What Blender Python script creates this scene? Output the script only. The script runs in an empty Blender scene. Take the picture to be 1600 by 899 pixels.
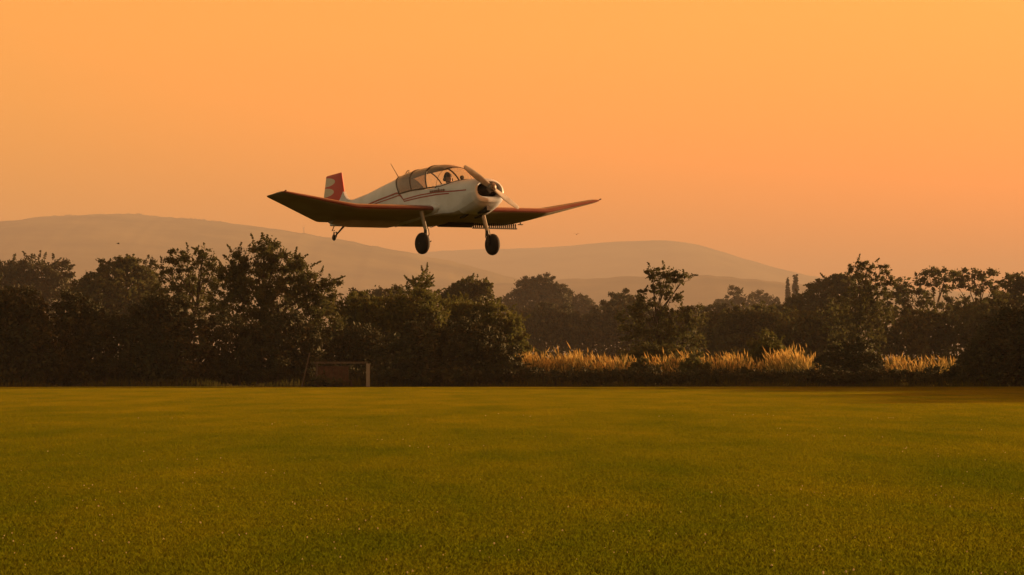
import bpy, math, random
import numpy as np
from mathutils import Vector, Matrix

S = bpy.context.scene
COL = S.collection
RAD = math.radians
rng = np.random.default_rng(11)
random.seed(11)

# ------------------------------------------------------------------ camera
F = 5000.0                 # focal length in pixels of the 1600 px wide photograph
HOR = 565.0                # row of the horizon in the photograph
EYE = 1.7
cam_d = bpy.data.cameras.new('camera')
cam = bpy.data.objects.new('camera', cam_d)
COL.objects.link(cam)
S.camera = cam
cam_d.sensor_width = 36.0
cam_d.lens = 36.0 * F / 1600.0
cam_d.clip_start = 0.5
cam_d.clip_end = 60000.0
cam.location = (0, 0, EYE)
cam.rotation_euler = (math.pi / 2 + math.atan((HOR - 449.5) / F), 0, 0)

# ------------------------------------------------------------------ sun, sky, exposure
SUN_EL, SUN_AZ = RAD(7.0), RAD(63.0)        # low sun, off to the right and a little behind the scene
SUN_DIR = Vector((math.sin(SUN_AZ) * math.cos(SUN_EL), math.cos(SUN_AZ) * math.cos(SUN_EL), math.sin(SUN_EL)))
sun_d = bpy.data.lights.new('sun', 'SUN')
sun = bpy.data.objects.new('sun', sun_d)
COL.objects.link(sun)
sun_d.energy = 5.0
sun_d.color = (1.0, 0.60, 0.27)
sun_d.angle = RAD(0.5)
sun.rotation_euler = SUN_DIR.to_track_quat('Z', 'Y').to_euler()

world = bpy.data.worlds.new('World')
S.world = world
world.use_nodes = True
wn, wl = world.node_tree.nodes, world.node_tree.links
wn.clear()


def wnode(t, **kw):
    n = wn.new(t)
    for k, v in kw.items():
        setattr(n, k, v)
    return n


def wmath(op, a, b=None):
    n = wnode('ShaderNodeMath', operation=op)
    for i, v in enumerate((a, b)):
        if v is None:
            continue
        if isinstance(v, (int, float)):
            n.inputs[i].default_value = v
        else:
            wl.new(v, n.inputs[i])
    return n.outputs[0]


w_out = wnode('ShaderNodeOutputWorld')
sky = wnode('ShaderNodeTexSky', sky_type='NISHITA', sun_disc=False)
sky.sun_elevation = SUN_EL
sky.sun_rotation = SUN_AZ
sky.dust_density = 3.0
bg_sky = wnode('ShaderNodeBackground')
tint = wnode('ShaderNodeMixRGB', blend_type='MULTIPLY')
tint.inputs[0].default_value = 1.0
tint.inputs[2].default_value = (1.0, 0.66, 0.22, 1)       # the photograph's warm white balance
wl.new(sky.outputs[0], tint.inputs[1])
wl.new(tint.outputs[0], bg_sky.inputs[0])
bg_sky.inputs[1].default_value = 0.05
# dusty sunset air all round the horizon, fading smoothly upwards and away from the sun
tc = wnode('ShaderNodeTexCoord')
sep = wnode('ShaderNodeSeparateXYZ')
wl.new(tc.outputs['Generated'], sep.inputs[0])
dot = wnode('ShaderNodeVectorMath', operation='DOT_PRODUCT')
wl.new(tc.outputs['Generated'], dot.inputs[0])
dot.inputs[1].default_value = SUN_DIR
toward = wmath('MULTIPLY', wmath('ADD', dot.outputs['Value'], 1.0), 0.5)       # 0 away from the sun, 1 at it
fall = wmath('POWER', math.e, wmath('MULTIPLY', wmath('MAXIMUM', sep.outputs['Z'], 0.0), -2.2))
low = wmath('SUBTRACT', 1.0, wmath('MULTIPLY', wmath('POWER', math.e, wmath('MULTIPLY', wmath('MAXIMUM', sep.outputs['Z'], 0.0), -10.0)), 0.80))   # thick low air dims the glow
ramp = wnode('ShaderNodeValToRGB')
e = ramp.color_ramp.elements
e[0].position, e[0].color = 0.0, (0.19, 0.150, 0.110, 1)
e[1].position, e[1].color = 1.0, (1.50, 0.135, 0.0, 1)
m_ = e.new(0.35); m_.color = (0.31, 0.175, 0.09, 1)
m_ = e.new(0.66); m_.color = (0.54, 0.128, 0.0, 1)
wl.new(toward, ramp.inputs[0])
bg_glow = wnode('ShaderNodeBackground')
wl.new(ramp.outputs[0], bg_glow.inputs[0])
mpw = wnode('ShaderNodeMapping')
mpw.inputs['Scale'].default_value = (2.2, 2.2, 24)
wl.new(tc.outputs['Generated'], mpw.inputs[0])
wisp = wnode('ShaderNodeTexNoise')
wisp.inputs['Scale'].default_value = 1.6
wisp.inputs['Detail'].default_value = 4
wl.new(mpw.outputs[0], wisp.inputs['Vector'])                     # faint layers in the dusty air
layers = wmath('ADD', wmath('MULTIPLY', wisp.outputs['Fac'], 0.16), 0.92)
wl.new(wmath('MULTIPLY', wmath('MULTIPLY', fall, low), layers), bg_glow.inputs[1])
w_add = wnode('ShaderNodeAddShader')
wl.new(bg_sky.outputs[0], w_add.inputs[0])
wl.new(bg_glow.outputs[0], w_add.inputs[1])
wl.new(w_add.outputs[0], w_out.inputs[0])

S.view_settings.view_transform = 'Standard'
S.view_settings.look = 'None'
S.view_settings.exposure = 1.7
S.view_settings.gamma = 1.0
S.view_settings.use_curve_mapping = False
S.render.engine = 'CYCLES'
S.cycles.use_denoising = True
S.cycles.max_bounces = 6
S.cycles.diffuse_bounces = 2
S.cycles.glossy_bounces = 3
S.cycles.transmission_bounces = 4
S.cycles.transparent_max_bounces = 16
S.cycles.volume_bounces = 0
S.cycles.volume_step_rate = 1.0


# ------------------------------------------------------------------ helpers
def material(name, color, rough=0.8, spec=0.3, noise=None, translucent=0.0, metallic=0.0, coat=0.0, bump=None):
    """Principled material; noise = (scale, second colour, detail) mottles the colour."""
    m = bpy.data.materials.new(name)
    m.use_nodes = True
    n, l = m.node_tree.nodes, m.node_tree.links
    b = n['Principled BSDF']
    b.inputs['Base Color'].default_value = (*color, 1)
    b.inputs['Roughness'].default_value = rough
    b.inputs['Specular IOR Level'].default_value = spec
    b.inputs['Metallic'].default_value = metallic
    b.inputs['Coat Weight'].default_value = coat
    src = None
    if noise:
        g = n.new('ShaderNodeTexCoord')
        t = n.new('ShaderNodeTexNoise')
        t.inputs['Scale'].default_value = noise[0]
        t.inputs['Detail'].default_value = noise[2] if len(noise) > 2 else 4
        l.new(g.outputs['Object'], t.inputs['Vector'])
        r = n.new('ShaderNodeValToRGB')
        r.color_ramp.elements[0].position = 0.35
        r.color_ramp.elements[1].position = 0.65
        r.color_ramp.elements[0].color = (*color, 1)
        r.color_ramp.elements[1].color = (*noise[1], 1)
        l.new(t.outputs['Fac'], r.inputs[0])
        l.new(r.outputs[0], b.inputs['Base Color'])
        src = r.outputs[0]
        if bump:
            bp = n.new('ShaderNodeBump')
            bp.inputs['Strength'].default_value = bump
            l.new(t.outputs['Fac'], bp.inputs['Height'])
            l.new(bp.outputs[0], b.inputs['Normal'])
    if translucent:
        tr = n.new('ShaderNodeBsdfTranslucent')
        tr.inputs[0].default_value = (*color, 1)
        if src:
            l.new(src, tr.inputs[0])
        mx = n.new('ShaderNodeMixShader')
        mx.inputs[0].default_value = translucent
        l.new(b.outputs[0], mx.inputs[1])
        l.new(tr.outputs[0], mx.inputs[2])
        l.new(mx.outputs[0], n['Material Output'].inputs[0])
    return m


def glass(name, clear, tint_col, body=None):
    m = bpy.data.materials.new(name)
    m.use_nodes = True
    n, l = m.node_tree.nodes, m.node_tree.links
    n.remove(n['Principled BSDF'])
    tr = n.new('ShaderNodeBsdfTransparent'); tr.inputs[0].default_value = (*tint_col, 1)
    gl = n.new('ShaderNodeBsdfGlossy'); gl.inputs['Roughness'].default_value = 0.08
    df = n.new('ShaderNodeBsdfDiffuse'); df.inputs[0].default_value = (*(body or (0.3, 0.3, 0.3)), 1)
    m1 = n.new('ShaderNodeMixShader'); m1.inputs[0].default_value = clear
    l.new(df.outputs[0], m1.inputs[1]); l.new(tr.outputs[0], m1.inputs[2])
    fr = n.new('ShaderNodeLayerWeight'); fr.inputs['Blend'].default_value = 0.5
    pw = n.new('ShaderNodeMath'); pw.operation = 'POWER'; pw.inputs[1].default_value = 4.0
    l.new(fr.outputs['Facing'], pw.inputs[0])
    sc = n.new('ShaderNodeMath'); sc.operation = 'MULTIPLY_ADD'; sc.inputs[1].default_value = 0.55; sc.inputs[2].default_value = 0.04
    l.new(pw.outputs[0], sc.inputs[0])
    m2 = n.new('ShaderNodeMixShader')
    l.new(sc.outputs[0], m2.inputs[0])
    l.new(m1.outputs[0], m2.inputs[1]); l.new(gl.outputs[0], m2.inputs[2])
    l.new(m2.outputs[0], n['Material Output'].inputs[0])
    return m


def link(name, me, mat, parent=None, smooth=False, angle=None):
    o = bpy.data.objects.new(name, me)
    COL.objects.link(o)
    if mat:
        me.materials.append(mat)
    if parent:
        o.parent = parent
    if smooth:
        me.shade_smooth()
        if angle:
            me.set_sharp_from_angle(angle=RAD(angle))
    return o


def empty(name, loc=(0, 0, 0)):
    o = bpy.data.objects.new(name, None)
    o.empty_display_size = 0.3
    COL.objects.link(o)
    o.location = loc
    return o


def tag(o, label, cat, group=None):
    o['label'] = label
    o['category'] = cat
    if group:
        o['group'] = group
    return o


class MB:
    """Collects shapes into one mesh."""

    def __init__(self):
        self.v, self.f = [], []

    def add(self, vs, fs):
        k = len(self.v)
        self.v += [tuple(p) for p in vs]
        self.f += [tuple(i + k for i in f) for f in fs]
        return self

    def box(self, c, s, rot=None):
        x, y, z = (q / 2 for q in s)
        vs = [Vector((a * x, b * y, d * z)) for a in (-1, 1) for b in (-1, 1) for d in (-1, 1)]
        if rot is not None:
            vs = [rot @ v for v in vs]
        vs = [v + Vector(c) for v in vs]
        return self.add(vs, [(0, 1, 3, 2), (4, 6, 7, 5), (0, 4, 5, 1), (2, 3, 7, 6), (0, 2, 6, 4), (1, 5, 7, 3)])

    def loft(self, rings, closed=True, cap0=True, cap1=True):
        n = len(rings[0])
        vs = [p for r in rings for p in r]
        fs = []
        for i in range(len(rings) - 1):
            for j in range(n if closed else n - 1):
                a, b = i * n + j, i * n + (j + 1) % n
                fs.append((a, b, b + n, a + n))
        if closed and cap0:
            fs.append(tuple(range(n))[::-1])
        if closed and cap1:
            fs.append(tuple(range((len(rings) - 1) * n, len(rings) * n)))
        return self.add(vs, fs)

    def tube(self, pts, radii, n=8, caps=True):
        pts = [Vector(p) for p in pts]
        if not hasattr(radii, '__len__'):
            radii = [radii] * len(pts)
        rings = []
        up = None
        for i, p in enumerate(pts):
            d = (pts[min(i + 1, len(pts) - 1)] - pts[max(i - 1, 0)]).normalized()
            if up is None:
                up = d.orthogonal().normalized()
            up = (up - d * up.dot(d))
            up = up.normalized() if up.length > 1e-6 else d.orthogonal().normalized()
            s = d.cross(up)
            rings.append([p + (up * math.cos(2 * math.pi * k / n) + s * math.sin(2 * math.pi * k / n)) * radii[i] for k in range(n)])
        return self.loft(rings, True, caps, caps)

    def lathe(self, c, axis, prof, n=24):
        """prof = [(along axis, radius)]"""
        axis = Vector(axis).normalized()
        u = axis.orthogonal().normalized()
        w = axis.cross(u)
        c = Vector(c)
        rings = [[c + axis * t + (u * math.cos(2 * math.pi * k / n) + w * math.sin(2 * math.pi * k / n)) * max(r, 1e-4) for k in range(n)] for t, r in prof]
        return self.loft(rings)

    def build(self, name, mat, parent=None, smooth=False, angle=35):
        me = bpy.data.meshes.new(name)
        me.from_pydata(self.v, [], self.f)
        me.update()
        return link(name, me, mat, parent, smooth, angle)


def np_mesh(name, verts, k):
    """verts (N*k, 3): N separate faces of k corners each."""
    n = len(verts) // k
    me = bpy.data.meshes.new(name)
    me.vertices.add(n * k)
    me.vertices.foreach_set('co', np.ascontiguousarray(verts, dtype=np.float32).ravel())
    me.loops.add(n * k)
    me.loops.foreach_set('vertex_index', np.arange(n * k, dtype=np.int32))
    me.polygons.add(n)
    me.polygons.foreach_set('loop_start', np.arange(0, n * k, k, dtype=np.int32))
    me.update(calc_edges=True)
    return me


def px(x, y, Y):
    """World point at distance Y that the photograph shows at pixel x, y (for reading sizes off the photograph)."""
    return Vector(((x - 800.0) * Y / F, Y, EYE + (HOR - y) * Y / F))


# ------------------------------------------------------------------ setting: ground, hills
def ground_material():
    m = bpy.data.materials.new('mown grass ground')
    m.use_nodes = True
    n, l = m.node_tree.nodes, m.node_tree.links
    b = n['Principled BSDF']
    b.inputs['Roughness'].default_value = 0.95
    b.inputs['Specular IOR Level'].default_value = 0.0
    g = n.new('ShaderNodeNewGeometry')
    t = n.new('ShaderNodeTexNoise'); t.inputs['Scale'].default_value = 0.25; t.inputs['Detail'].default_value = 6
    l.new(g.outputs['Position'], t.inputs['Vector'])
    r = n.new('ShaderNodeValToRGB')
    r.color_ramp.elements[0].position = 0.3; r.color_ramp.elements[0].color = (0.026, 0.028, 0.003, 1)
    r.color_ramp.elements[1].position = 0.7; r.color_ramp.elements[1].color = (0.05, 0.046, 0.004, 1)
    l.new(t.outputs['Fac'], r.inputs[0])
    l.new(r.outputs[0], b.inputs['Base Color'])
    t2 = n.new('ShaderNodeTexNoise'); t2.inputs['Scale'].default_value = 30; t2.inputs['Detail'].default_value = 5
    l.new(g.outputs['Position'], t2.inputs['Vector'])
    bp = n.new('ShaderNodeBump'); bp.inputs['Strength'].default_value = 0.6; bp.inputs['Distance'].default_value = 0.05
    l.new(t2.outputs['Fac'], bp.inputs['Height'])
    l.new(bp.outputs[0], b.inputs['Normal'])
    return m


M_ground = ground_material()
gm = MB()
gx = [-13000, -200, -60, 60, 200, 13000]
gy = [-400, 0, 240, 1500, 8000, 21500]
gm.add([(x, y, 0) for y in gy for x in gx],
       [(j * 6 + i, j * 6 + i + 1, j * 6 + i + 7, j * 6 + i + 6) for j in range(5) for i in range(5)])
ground = gm.build('ground', M_ground)
ground['kind'] = 'structure'

M_hill = material('hill woods and fields', (0.03, 0.034, 0.016), 0.95, 0.0, noise=(0.0035, (0.15, 0.13, 0.06), 7))


def hill(name, Y, ridge, front, back, seed, rough):
    r = np.random.default_rng(seed)
    xs = np.linspace(ridge[0][0], ridge[-1][0], 420)
    ys = np.interp(xs, [p[0] for p in ridge], [p[1] for p in ridge])
    k = np.exp(-np.linspace(-2.5, 2.5, 31) ** 2); k /= k.sum()
    ys = np.convolve(np.pad(ys, 15, mode='edge'), k, 'valid')
    nz = r.normal(0, 1, len(xs)); nz = np.convolve(nz, np.ones(3) / 3, 'same')
    ys = ys + nz * rough
    X = (xs - 800) * Y / F
    Z = np.maximum(EYE + (HOR - ys) * Y / F, 1.0)
    rows = []
    nf = 26
    for i in range(nf + 1):                      # front slope rising to the ridge, then the back slope
        t = i / nf
        h = t * t * (3 - 2 * t)
        wob = 1 + 0.06 * np.sin(X / 460.0 + 5 * t + seed) * t * (1 - t) * 4
        rows.append(np.stack([X, np.full_like(X, Y - front * (1 - t)), Z * h * wob - 2 * (1 - t)], 1))
    for i in range(1, 5):
        t = i / 4
        rows.append(np.stack([X, np.full_like(X, Y + back * t), Z * (1 - t) - 2 * t], 1))
    n = len(xs)
    v = np.concatenate(rows)
    f = [(j * n + i, j * n + i + 1, (j + 1) * n + i + 1, (j + 1) * n + i) for j in range(len(rows) - 1) for i in range(n - 1)]
    me = bpy.data.meshes.new(name)
    me.from_pydata(v.tolist(), [], f)
    me.update()
    o = link(name, me, M_hill, smooth=True)
    o['kind'] = 'structure'
    return o


hill('hill', 13200, [(-900, 420), (-500, 372), (-200, 352), (0, 349), (25, 349), (45, 344), (75, 339), (110, 336.5), (125, 338.5), (150, 335.5), (210, 334),
                    (250, 339), (300, 342), (330, 345), (400, 353), (470, 364), (520, 373), (580, 385), (640, 397), (700, 409),
                    (760, 425), (820, 442), (900, 462), (1000, 490), (1100, 520)], 3900, 1500, 3, 0.9)
hill('hill', 18900, [(300, 470), (500, 420), (620, 400), (680, 392), (740, 390), (800, 390), (870, 388), (930, 382), (980, 379.5), (1040, 378), (1080, 381),
                     (1130, 396), (1180, 411), (1240, 426), (1300, 437), (1400, 450), (1600, 462), (2000, 475), (2400, 480)], 3600, 1500, 8, 0.4)
hill('hill', 11500, [(-800, 470), (300, 470), (560, 452), (700, 447), (800, 445), (880, 439), (930, 434), (985, 436), (1060, 431), (1130, 433), (1200, 441),
                    (1300, 450), (1420, 462), (1600, 470), (2300, 470)], 2200, 900, 21, 1.3)

# ------------------------------------------------------------------ light aircraft
M_white = material('white paint', (0.58, 0.60, 0.68), 0.42, 0.5, noise=(2.5, (0.49, 0.50, 0.55), 6))
M_red = material('faded red paint', (0.165, 0.060, 0.051), 0.32, 0.5, noise=(3.0, (0.15, 0.036, 0.03), 5), coat=0.4)
M_under = material('pale paint darkened as shade', (0.36, 0.32, 0.25), 0.6, 0.3, noise=(1.3, (0.27, 0.23, 0.17), 5))  # underside shade of wings and belly put into the paint colour
M_rubber = material('tyre rubber', (0.022, 0.02, 0.019), 0.75, 0.25)
M_dark = material('dark metal', (0.035, 0.03, 0.028), 0.5, 0.4, metallic=0.3)
M_alloy = material('dull alloy', (0.32, 0.30, 0.27), 0.38, 0.5, metallic=0.7)
M_stripe = material('red stripe paint', (0.30, 0.040, 0.034), 0.45, 0.4, noise=(6, (0.22, 0.03, 0.026), 4))
M_leg = material('dusty leg fairing', (0.34, 0.29, 0.23), 0.6, 0.3, noise=(5, (0.26, 0.22, 0.17), 4))
M_hub = material('dull hub metal', (0.17, 0.14, 0.12), 0.42, 0.5, metallic=0.5)
M_blade = material('grey brown propeller paint', (0.40, 0.36, 0.33), 0.5, 0.3, noise=(7, (0.27, 0.24, 0.215), 5))
M_black = material('dark engine baffle', (0.035, 0.028, 0.024), 0.8, 0.2)
M_lining = material('cabin lining', (0.12, 0.10, 0.09), 0.85, 0.2)
M_frame = material('canopy frame', (0.06, 0.045, 0.04), 0.5, 0.4)
M_roof = material('smoked roof panel', (0.19, 0.175, 0.18), 0.3, 0.4)
M_glass = glass('clear canopy', 0.93, (0.95, 0.93, 0.90), (0.4, 0.36, 0.33))
M_dimpane = glass('canopy greyed as dim cabin', 0.45, (0.75, 0.62, 0.52), (0.17, 0.15, 0.16))  # dimness of the cabin behind painted into the starboard rear panes
M_lamp = material('navigation lamp lens', (0.10, 0.015, 0.012), 0.2, 0.5)


def scallop_paint():
    """Rudder: white trailing lobes with rounded noses on red."""
    m = bpy.data.materials.new('scalloped rudder paint')
    m.use_nodes = True
    n, l = m.node_tree.nodes, m.node_tree.links
    b = n['Principled BSDF']
    b.inputs['Roughness'].default_value = 0.42

    def mt(op, a, c=0.0, d=None):
        q = n.new('ShaderNodeMath'); q.operation = op
        for i, v in enumerate((a, c, d)):
            if v is None:
                continue
            if isinstance(v, (int, float)):
                q.inputs[i].default_value = v
            else:
                l.new(v, q.inputs[i])
        return q.outputs[0]
    tcn = n.new('ShaderNodeTexCoord')
    sp = n.new('ShaderNodeSeparateXYZ')
    l.new(tcn.outputs['Object'], sp.inputs[0])
    # lobes: period 0.235 m, tilted a little; lobe nose reaches forward by an ellipse
    u = mt('FRACT', mt('DIVIDE', mt('SUBTRACT', mt('ADD', sp.outputs['Z'], mt('MULTIPLY', sp.outputs['X'], 0.10)), 0.862), 0.235))
    v = mt('SUBTRACT', mt('MULTIPLY', u, 2.3), 1.0)
    nose = mt('SQRT', mt('MAXIMUM', mt('SUBTRACT', 1.0, mt('MULTIPLY', v, v)), 0.0))
    te = mt('ADD', mt('MULTIPLY', sp.outputs['Z'], 0.36), -5.70)               # trailing edge line
    d_ = mt('SUBTRACT', sp.outputs['X'], te)
    reach = mt('ADD', mt('MULTIPLY', nose, 0.44), 0.015)
    white = mt('LESS_THAN', d_, reach)
    low = mt('LESS_THAN', sp.outputs['Z'], 1.59)
    fac = mt('MULTIPLY', white, low)
    mx = n.new('ShaderNodeMixRGB')
    mx.inputs[1].default_value = (0.44, 0.03, 0.02, 1)
    mx.inputs[2].default_value = (0.50, 0.44, 0.36, 1)
    l.new(fac, mx.inputs[0])
    l.new(mx.outputs[0], b.inputs['Base Color'])
    return m


AC = np.array([[0.56626292, 0.82039564, -0.07935558], [-0.8140621, 0.57175519, 0.10197502], [0.12903183, 0.0068557, 0.99161675]])
plane = empty('light_aircraft', (-1.23079557, 69.14317577, 4.99411184))
plane.rotation_euler = Matrix(AC.tolist()).to_euler()
tag(plane, 'white and red low wing propeller aeroplane flying low over the grass field', 'aeroplane')

# fuselage stations: x, half width, shoulder z, top z, bottom z, lower corner radius
ST = [(1.30, .385, .17, .415, -.095, .250), (1.26, .415, .175, .447, -.140, .270), (1.15, .435, .18, .478, -.185, .280), (0.95, .448, .20, .500, -.220, .25),
      (0.75, .455, .25, .520, -.240, .20), (0.58, .460, .30, .535, -.235, .15), (0.40, .465, .345, .545, -.210, .12), (0.18, .468, .400, .552, -.170, .10),
      (-0.03, .470, .458, .556, -.145, .08), (-0.18, .469, .470, .70, -.137, .07), (-0.38, .466, .488, 1.03, -.130, .07), (-0.70, .452, .522, 1.062, -.138, .07),
      (-0.99, .432, .550, 1.075, -.148, .08), (-1.22, .408, .566, 1.085, -.150, .08), (-1.52, .375, .578, 1.088, -.134, .08), (-1.85, .340, .588, 1.062, -.078, .08),
      (-2.15, .305, .598, 1.028, -.027, .07), (-2.74, .250, .618, .981, .072, .06), (-3.29, .200, .635, .928, .165, .05), (-4.10, .130, .65, .902, .302, .04),
      (-4.70, .075, .67, .885, .405, .03), (-5.08, .035, .68, .86, .468, .015)]
STX = np.array([s[0] for s in ST])[::-1]


def st(x):
    return [float(np.interp(x, STX, np.array([s[i] for s in ST])[::-1])) for i in range(1, 6)]


def ring_low(x):
    """Starboard sill round the bottom to the port sill."""
    w, zs, zt, zb, r = st(x)
    r = min(r, (zs - zb) * 0.8, w * 0.9)
    half = [(w, zs), (w + .006, zs * .6 + (zb + r) * .4), (w + .004, zs * .25 + (zb + r) * .75)]
    half += [(w - r + r * math.cos(a), zb + r - r * math.sin(a)) for a in np.linspace(0, math.pi / 2, 6)]
    pts = [(-y, z) for y, z in half] + [(0, zb - .006)] + [(y, z) for y, z in half[::-1]]
    return [(x, y, z) for y, z in pts]


def arc(x, a, pw=2.25, off=0.0):
    """Point on the upper arc at angle a (0 starboard sill, pi port sill)."""
    w, zs, zt, zb, r = st(x)
    c, s = math.cos(a), math.sin(a)
    e_ = 2 / pw
    return (x, -math.copysign(abs(c) ** e_, c) * (w + off), zs + (zt - zs + off) * abs(s) ** e_)


XS_ALL = sorted(set([s[0] for s in ST] + list(np.arange(-5.0, 1.3, .2))), reverse=True)
body = MB()
for sl in (slice(0, 6), slice(-6, None)):
    body.loft([ring_low(x)[sl] for x in XS_ALL if x > -1.45], closed=False)
for sl in (slice(0, 4), slice(-4, None)):
    body.loft([ring_low(x)[sl] for x in XS_ALL if x <= -1.35], closed=False)
aft = [x for x in XS_ALL if x <= -2.74]
body.loft([[arc(x, a) for a in np.linspace(0, math.pi, 21)] for x in aft], closed=False)
body.loft([[arc(-5.08, a) for a in np.linspace(0, math.pi, 21)] + ring_low(-5.08)[::-1][1:-1]], closed=True, cap1=False)
body.build('fuselage', M_white, plane, smooth=True, angle=40)
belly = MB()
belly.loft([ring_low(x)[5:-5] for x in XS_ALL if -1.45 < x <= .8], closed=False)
belly.loft([ring_low(x)[3:-3] for x in XS_ALL if x <= -1.35], closed=False)  # aft, the shade-darkened paint also covers the lower tail sides
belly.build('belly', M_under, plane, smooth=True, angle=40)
cowl = MB()
cowl.loft([ring_low(x)[5:-5] for x in XS_ALL if x >= .74], closed=False)
fore = [x for x in XS_ALL if x >= -.04]
cowl.loft([[arc(x, a, off=.003) for a in np.linspace(0, math.pi, 25)] for x in fore], closed=False)
cowl.build('engine_cowling', M_white, plane, smooth=True, angle=40)

# nose bowl: the rolled lip round the air intakes, and the dark engine behind it
HUB = Vector((1.436, 0, .224))


def nose_ring(x, k, dz=0.0):
    """Full section of the nose at station 1.30 shrunk by k about the intake centre."""
    base = [arc(1.30, a, off=.003) for a in np.linspace(0, math.pi, 25)] + ring_low(1.30)[::-1][1:-1]
    cy, cz = 0.0, .165
    return [(x, cy + (p[1] - cy) * k, cz + (p[2] - cz) * (1 - (1 - k) * (1.2 if p[2] > cz else 1.9)) + dz) for p in base]


bowl = MB()
bowl.loft([nose_ring(1.295, 1.0), nose_ring(1.325, .975), nose_ring(1.345, .92), nose_ring(1.35, .84, .012), nose_ring(1.338, .78, .018), nose_ring(1.30, .745, .02), nose_ring(1.10, .74, .02)],
          cap0=False, cap1=False)
bowl.build('nose_bowl', M_white, plane, smooth=True, angle=None)
eng = MB()
eng.loft([nose_ring(1.10, .75, .02), nose_ring(1.09, .75, .02)])
for s in (-1, 1):
    for x in (1.13, .98):
        eng.lathe((x, s * .10, .17), (0, s, 0), [(0, .085), (.04, .085), (.05, .07), (.07, .085), (.09, .07), (.11, .085), (.13, .07), (.15, .085), (.17, .07), (.19, .08), (.21, .06)], 14)
eng.lathe((1.05, 0, .20), (1, 0, 0), [(0, .13), (.16, .13), (.22, .10), (.30, .075)], 18)
eng.build('engine', M_black, plane, smooth=True, angle=30)

prop = empty('propeller', HUB); prop.parent = plane
hubm = MB()
hubm.lathe((-.09, 0, 0), (1, 0, 0), [(0, .07), (.02, .085), (.05, .085), (.06, .095), (.14, .095), (.15, .085), (.17, .07), (.175, .05), (.19, .045), (.20, .02)], 24)
for k in range(6):
    a = k * math.pi / 3
    hubm.lathe((.06, .06 * math.cos(a), .06 * math.sin(a)), (1, 0, 0), [(0, .011), (.035, .011), (.036, .004)], 8)
hubm.build('hub', M_hub, prop, smooth=True, angle=30)
for sgn in (1, -1):
    pd = Vector((0, -.667 * sgn, .440 * sgn)).normalized()          # blade direction in the propeller disc
    tdir = Vector((1, 0, 0)).cross(pd)
    bl = MB()
    rings = []
    for r, ch, tw, th in [(.03, .10, 62, .055), (.12, .115, 55, .048), (.22, .135, 46, .036), (.38, .150, 34, .024), (.52, .142, 26, .017), (.65, .120, 20, .012), (.74, .098, 17, .009), (.782, .075, 16, .007), (.797, .04, 16, .004)]:
        a = RAD(tw * .38)
        cd = tdir * math.cos(a) - Vector((1, 0, 0)) * math.sin(a)
        nd = pd.cross(cd)
        rings.append([pd * r + cd * (ch * (.5 * math.cos(q))) + nd * (th * .5 * math.sin(q)) for q in np.linspace(0, 2 * math.pi, 14, endpoint=False)])
    bl.loft(rings)
    bl.build('blade', M_blade, prop, smooth=True, angle=50)

scoop = MB()
scoop.loft([[(x, y * k, z * k2 + zo) for y, z in ((-.05, -.065), (.05, -.065), (.055, .06), (-.055, .06))] for x, k, k2, zo in ((1.27, .9, .9, -.185), (1.22, 1, 1, -.20), (1.05, 1.0, .9, -.215), (.90, .8, .5, -.225))])
scoop.build('air_scoop', M_dark, plane)
ex = MB()
for s in (-1, 1):
    ex.tube([(.80, s * .18, -.19), (.72, s * .19, -.25), (.60, s * .19, -.27), (.46, s * .19, -.265)], .024, 10)
ex.build('exhaust_pipe', M_dark, plane, smooth=True)


# wings
def naca(n=22, m=.023, p=.3, t=.12):
    xs = .5 * (1 - np.cos(np.linspace(0, math.pi, n)))
    yt = 5 * t * (.2969 * np.sqrt(xs) - .126 * xs - .3516 * xs ** 2 + .2843 * xs ** 3 - .1036 * xs ** 4)
    yc = np.where(xs < p, m / p ** 2 * (2 * p * xs - xs ** 2), m / (1 - p) ** 2 * (1 - 2 * p + 2 * p * xs - xs ** 2))
    return xs, yc + yt, yc - yt


AXS, AUP, ALO = naca(30)
WS = [(.40, 0, 0, 1.711, -.047), (.56, 0, 0, 1.711, -.047), (1.2, 0, 0, 1.711, -.047), (1.9, 0, 0, 1.711, -.047), (2.40, 0, 0, 1.711, -.047), (2.48, -.003, .006, 1.705, -.045), (2.58, -.014, .022, 1.65, -.04),
      (3.0, -.075, .103, 1.405, -.022), (3.5, -.148, .203, 1.115, 0.0), (3.95, -.214, .291, .85, .017), (4.05, -.232, .312, .79, .02), (4.11, -.262, .327, .715, .021), (4.145, -.32, .336, .60, .02)]


def wing_pt(sec, i, upper, sgn, out=0.0):
    y, xl, zl, ch, dz = sec
    th = 1.0 if y < 4.0 else (.85 if y < 4.08 else (.55 if y < 4.13 else .12))
    h = (AUP if upper else ALO)[i] * ch * th
    return (xl - AXS[i] * ch + (out if i == 0 else 0), sgn * y, zl + dz * AXS[i] + h + (out if upper else -out) * (1 if i else 0))


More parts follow.
